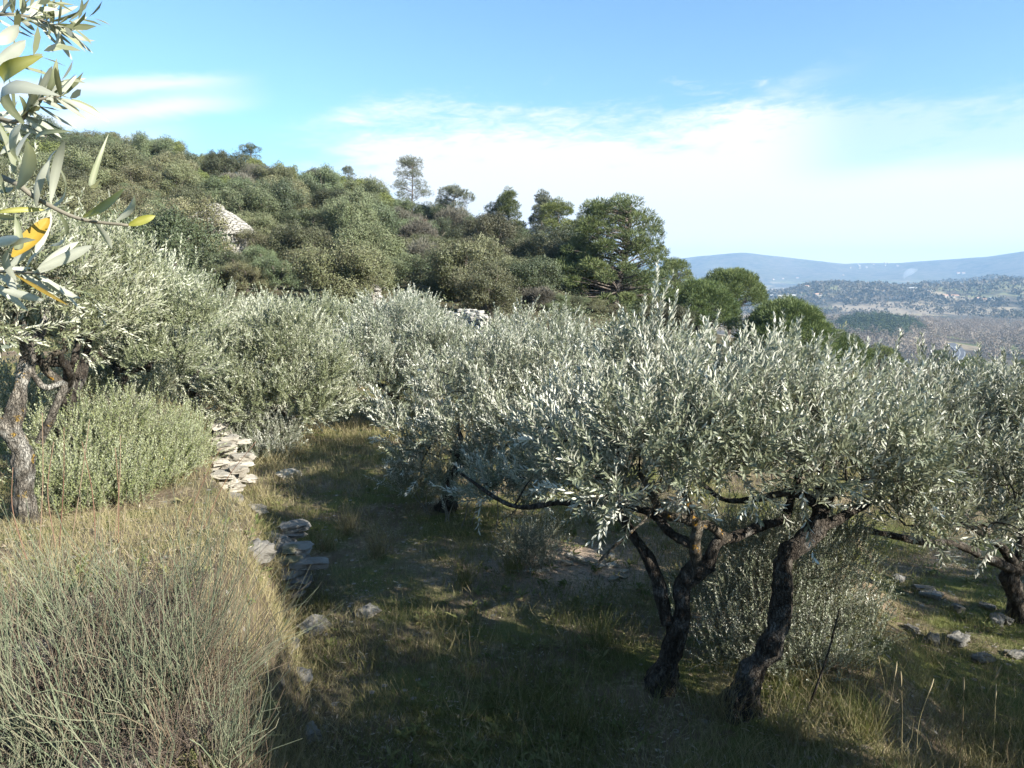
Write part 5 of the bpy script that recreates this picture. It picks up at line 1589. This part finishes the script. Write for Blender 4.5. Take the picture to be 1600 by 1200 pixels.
def valley():
    rng = np.random.default_rng(37)
    road_px = [(1478, 578), (1490, 566), (1499, 556), (1499, 549), (1492, 543), (1484, 539)]
    rp = []
    for px, py in road_px:
        u = U(px, py, 1.0); k = (-71.2 - CAM_Z) / (u[2] - CAM_Z); rp.append((u[0] * k, k))
    rp = resample(np.array([(x, y, 0) for x, y in rp]), 60)[:, :2]
    def road_d(x, y):
        return np.min(np.hypot(x[:, None] - rp[None, :, 0], y[:, None] - rp[None, :, 1]), axis=1)
    tg = np.gradient(rp, axis=0); tg /= np.linalg.norm(tg, axis=1, keepdims=True)
    nm = np.stack((-tg[:, 1], tg[:, 0]), 1)
    def strip(name, off, half, lift, m):
        a, b = rp + nm * (off - half), rp + nm * (off + half)
        zz = np.maximum(H(a[:, 0], a[:, 1]), H(b[:, 0], b[:, 1])) + lift
        v = np.stack((np.column_stack((a, zz)), np.column_stack((b, zz))), 1).reshape(-1, 3)
        i = np.arange(len(rp) - 1) * 2
        mb = MB(); mb.add(v, [np.stack((i, i + 2, i + 3, i + 1), 1)])
        return tag(mb.obj(name, m), None, None, None, 'structure')
    strip('road', 0, 5.0, 0.5, M['asphalt'])
    strip('road_marking', 0, 0.22, 0.62, M['line'])
    strip('road_marking', 4.3, 0.22, 0.62, M['line'])
    strip('road_marking', -4.3, 0.22, 0.62, M['line'])
    # a white van on the bend
    k = 40
    c = rp[k] + nm[k] * 2.2; z = Hs(*c) + 0.6; hd = math.atan2(tg[k][1], tg[k][0])
    rt = root('white_van', (c[0], c[1], z), 'tiny white van on the road bend in the valley', 'van')
    mb = MB()
    prof = np.array(((-2.4, .35), (2.4, .35), (2.5, 1.1), (1.9, 1.25), (1.2, 2.1), (-2.4, 2.15)))
    v = np.array([(x, s, zz) for s in (-.95, .95) for x, zz in prof])
    mb.add(v, [np.array([(0, 1, 2, 3, 4, 5)[::-1]]), np.array([(6, 7, 8, 9, 10, 11)])] + [np.array([(i, (i + 1) % 6, 6 + (i + 1) % 6, 6 + i) for i in range(6)])])
    o = bpy.data.objects.new('body', mb.mesh('body', M['white_paint'])); COL.objects.link(o); o.parent = rt
    mb = MB(); mb.add([(1.95, -.8, 1.3), (1.95, .8, 1.3), (1.3, .8, 2.02), (1.3, -.8, 2.02)], [np.array([(0, 1, 2, 3)])])
    o = bpy.data.objects.new('windscreen', mb.mesh('windscreen', M['dark_glass'])); COL.objects.link(o); o.parent = rt
    for x in (-1.5, 1.5):
        for s in (-.9, .9):
            mb = MB(); tube(mb, [(x, s - .1, .35), (x, s + .1, .35)], 0.35, 10); o = bpy.data.objects.new('wheel', mb.mesh('wheel', M['tyre'])); COL.objects.link(o); o.parent = rt
    rt.rotation_euler = (0, 0, hd)

    def noroad(a, r, x, y): return road_d(x, y) > 16
    knoll = lambda a, r, x, y: (np.exp(-((a - 27) / 2.9) ** 2 - ((r - 1100) / 150) ** 2) > .25) & noroad(a, r, x, y)
    clumps('pine_wood', 'dark green pine wood on the valley knoll', 1, scatter(rng, 900, 20, 33, 850, 1400, knoll), 12, 13, 130, 'far_wood', 1.6)
    bare = lambda a, r, x, y: noroad(a, r, x, y) & (fbm(x * .004 + 3, y * .004, 71) > 0.45) & ~((a > 31.5) & (r < 830)) & ~(np.exp(-((a - 27) / 2.7) ** 2 - ((r - 1100) / 140) ** 2) > .3)
    clumps('bare_wood', 'grey brown leafless wood along the valley floor', 2, scatter(rng, 1500, 20, 42, 640, 1500, bare), 14, 15, 150, 'far_bare', 1.3)
    mixd = lambda a, r, x, y: (fbm(x * .0028, y * .0014 + 5, 72) > 0.545)
    clumps('mixed_woodland', 'hedges and mixed woods between the valley fields', 3, scatter(rng, 3600, 12, 44, 1400, 3200, mixd), 17, 11, 16, 'far_mix', 5.0)
    rg = lambda a, r, x, y: (H(x, y) > -58) & (fbm(x * .0035, y * .0018, 75) > 0.44)
    clumps('ridge_woodland', 'wooded low ridge across the valley', 4, scatter(rng, 5200, 13, 44, 1900, 4100, rg), 26, 11, 10, 'far_mix', 8.0)

    # farmhouses and barns
    def house(px, py, w_, d_, h_, label, roofm='tile_roof', rot=0.3, cat='house', name='farmhouse', group=None):
        g = ground_px(px, py, 300)
        rt = root(name, g, label, cat, group)
        mb = MB(); x, y = w_ / 2, d_ / 2; rh = d_ * .22
        v = [(-x, -y, -2), (x, -y, -2), (x, y, -2), (-x, y, -2), (-x, -y, h_), (x, -y, h_), (x, y, h_), (-x, y, h_), (-x, 0, h_ + rh), (x, 0, h_ + rh)]
        mb.add(v, [np.array([(0, 1, 5, 4), (2, 3, 7, 6)]), np.array([(1, 2, 6, 9, 5), (3, 0, 4, 8, 7)])])
        o = bpy.data.objects.new('wall', mb.mesh('wall', M['white_wall'])); COL.objects.link(o); o.parent = rt
        mb = MB(); e = .6
        for s in (1, -1):
            a = np.array([(-x - e, s * (y + e), h_ - rh * e / y + .1), (x + e, s * (y + e), h_ - rh * e / y + .1), (x + e, 0, h_ + rh + .1), (-x - e, 0, h_ + rh + .1)])
            bq = np.vstack((a, a + np.array((0, 0, .25))))
            mb.add(bq, [np.array([(0, 1, 2, 3), (7, 6, 5, 4), (0, 4, 5, 1), (1, 5, 6, 2), (2, 6, 7, 3), (3, 7, 4, 0)])])
        o = bpy.data.objects.new('roof', mb.mesh('roof', M[roofm])); COL.objects.link(o); o.parent = rt
        rt.rotation_euler = (0, 0, rot)
        return rt
    for px, py, w_, d_, h_, lab, rm, rot in (
            (1207, 465, 16, 12, 6, 'small white building left of the long shed past the umbrella pine', 'pale_roof', .1),
            (1222, 466, 34, 14, 6, 'long white shed just past the flat topped umbrella pine', 'pale_roof', .05),
            (1239, 464, 12, 10, 5, 'little white building right of the long shed', 'pale_roof', .2),
            (1277, 463, 22, 12, 6, 'pale farmhouse at the foot of the wooded ridge', 'tile_roof', .3),
            (1432, 454, 52, 14, 6, 'long white roofed barn at the middle of the far fields', 'pale_roof', -.2),
            (1485, 465, 40, 12, 5, 'low tiled farm building below the long barn', 'tile_roof', .1),
            (1527, 470, 16, 11, 6, 'tiled farmhouse left of the white one in the fields', 'tile_roof', .4),
            (1536, 471, 24, 11, 5, 'long tiled house beside the white farmhouse', 'tile_roof', .2),
            (1549, 472, 14, 12, 9, 'tall white farmhouse in the right fields', 'pale_roof', .1),
            (1531, 445, 14, 10, 6, 'white house among trees at the far right slope', 'tile_roof', .1),
            (1497, 428, 22, 14, 7, 'pale house high on the right slope', 'tile_roof', .1),
            (1505, 428, 20, 14, 7, 'smaller pale house beside the one high on the right slope', 'tile_roof', -.2)):
        house(px, py, w_, d_, h_, lab, rm, rot)
    for k in range(14):
        px = 1375 + rng.normal(0, 34); py = 418 + rng.normal(0, 3.0) - 5 * math.exp(-((px - 1365) / 20) ** 2)
        house(px, py, rng.uniform(8, 14), rng.uniform(8, 10), rng.uniform(4, 6), 'tiny pale house of the hill village under the blue ridge', 'tile_roof' if k % 3 else 'pale_roof', rng.uniform(-.6, .6), 'house', 'village_house', 'hill village houses')
    for k in range(7):
        house(1190 + rng.uniform(0, 160), 440 + rng.uniform(-12, 10), rng.uniform(10, 18), 10, 5, 'tiny pale house scattered on the hazy far slope', 'tile_roof', rng.uniform(-.6, .6), 'house', 'distant_house', 'scattered far houses')

    # thin smoke
    def smoke():
        c = ground_px(1412, 436, 300)
        mb = MB()
        tube(mb, resample([c + np.array((0, 0, 2)), c + np.array((8, 0, 22)), c + np.array((30, 0, 42)), c + np.array((85, 0, 62))], 16), (5, 14, 20, 24, 6), 10)
        m, t = mat('smoke')
        vol = t.new('ShaderNodeVolumePrincipled')
        vol.inputs['Color'].default_value = (0.9, 0.92, 0.95, 1)
        vol.inputs['Density'].default_value = 0.012
        t.l.new(vol.outputs[0], t.out.inputs['Volume'])
        tag(mb.obj('smoke', m, None, True), 'thin drift of pale smoke rising from the wooded ridge', None, None, 'stuff')
    smoke()
valley()

# ------------------------------------------------------------------ haze
def haze():
    mb = MB()
    x0, x1, y0, y1, z0, z1 = -9700, 9700, -9700, 9700, -90, 420
    v = [(x, y, z) for z in (z0, z1) for y in (y0, y1) for x in (x0, x1)]
    mb.add(v, [np.array([(0, 2, 3, 1), (4, 5, 7, 6), (0, 1, 5, 4), (2, 6, 7, 3), (0, 4, 6, 2), (1, 3, 7, 5)])])
    m, t = mat('haze')
    vol = t.new('ShaderNodeVolumePrincipled')
    vol.inputs['Color'].default_value = (0.42, 0.68, 1.0, 1)
    vol.inputs['Density'].default_value = 0.000135
    vol.inputs['Anisotropy'].default_value = 0.0
    t.l.new(vol.outputs[0], t.out.inputs['Volume'])
    tag(mb.obj('haze', m), 'pale blue winter haze over the valley', None, None, 'stuff')
haze()
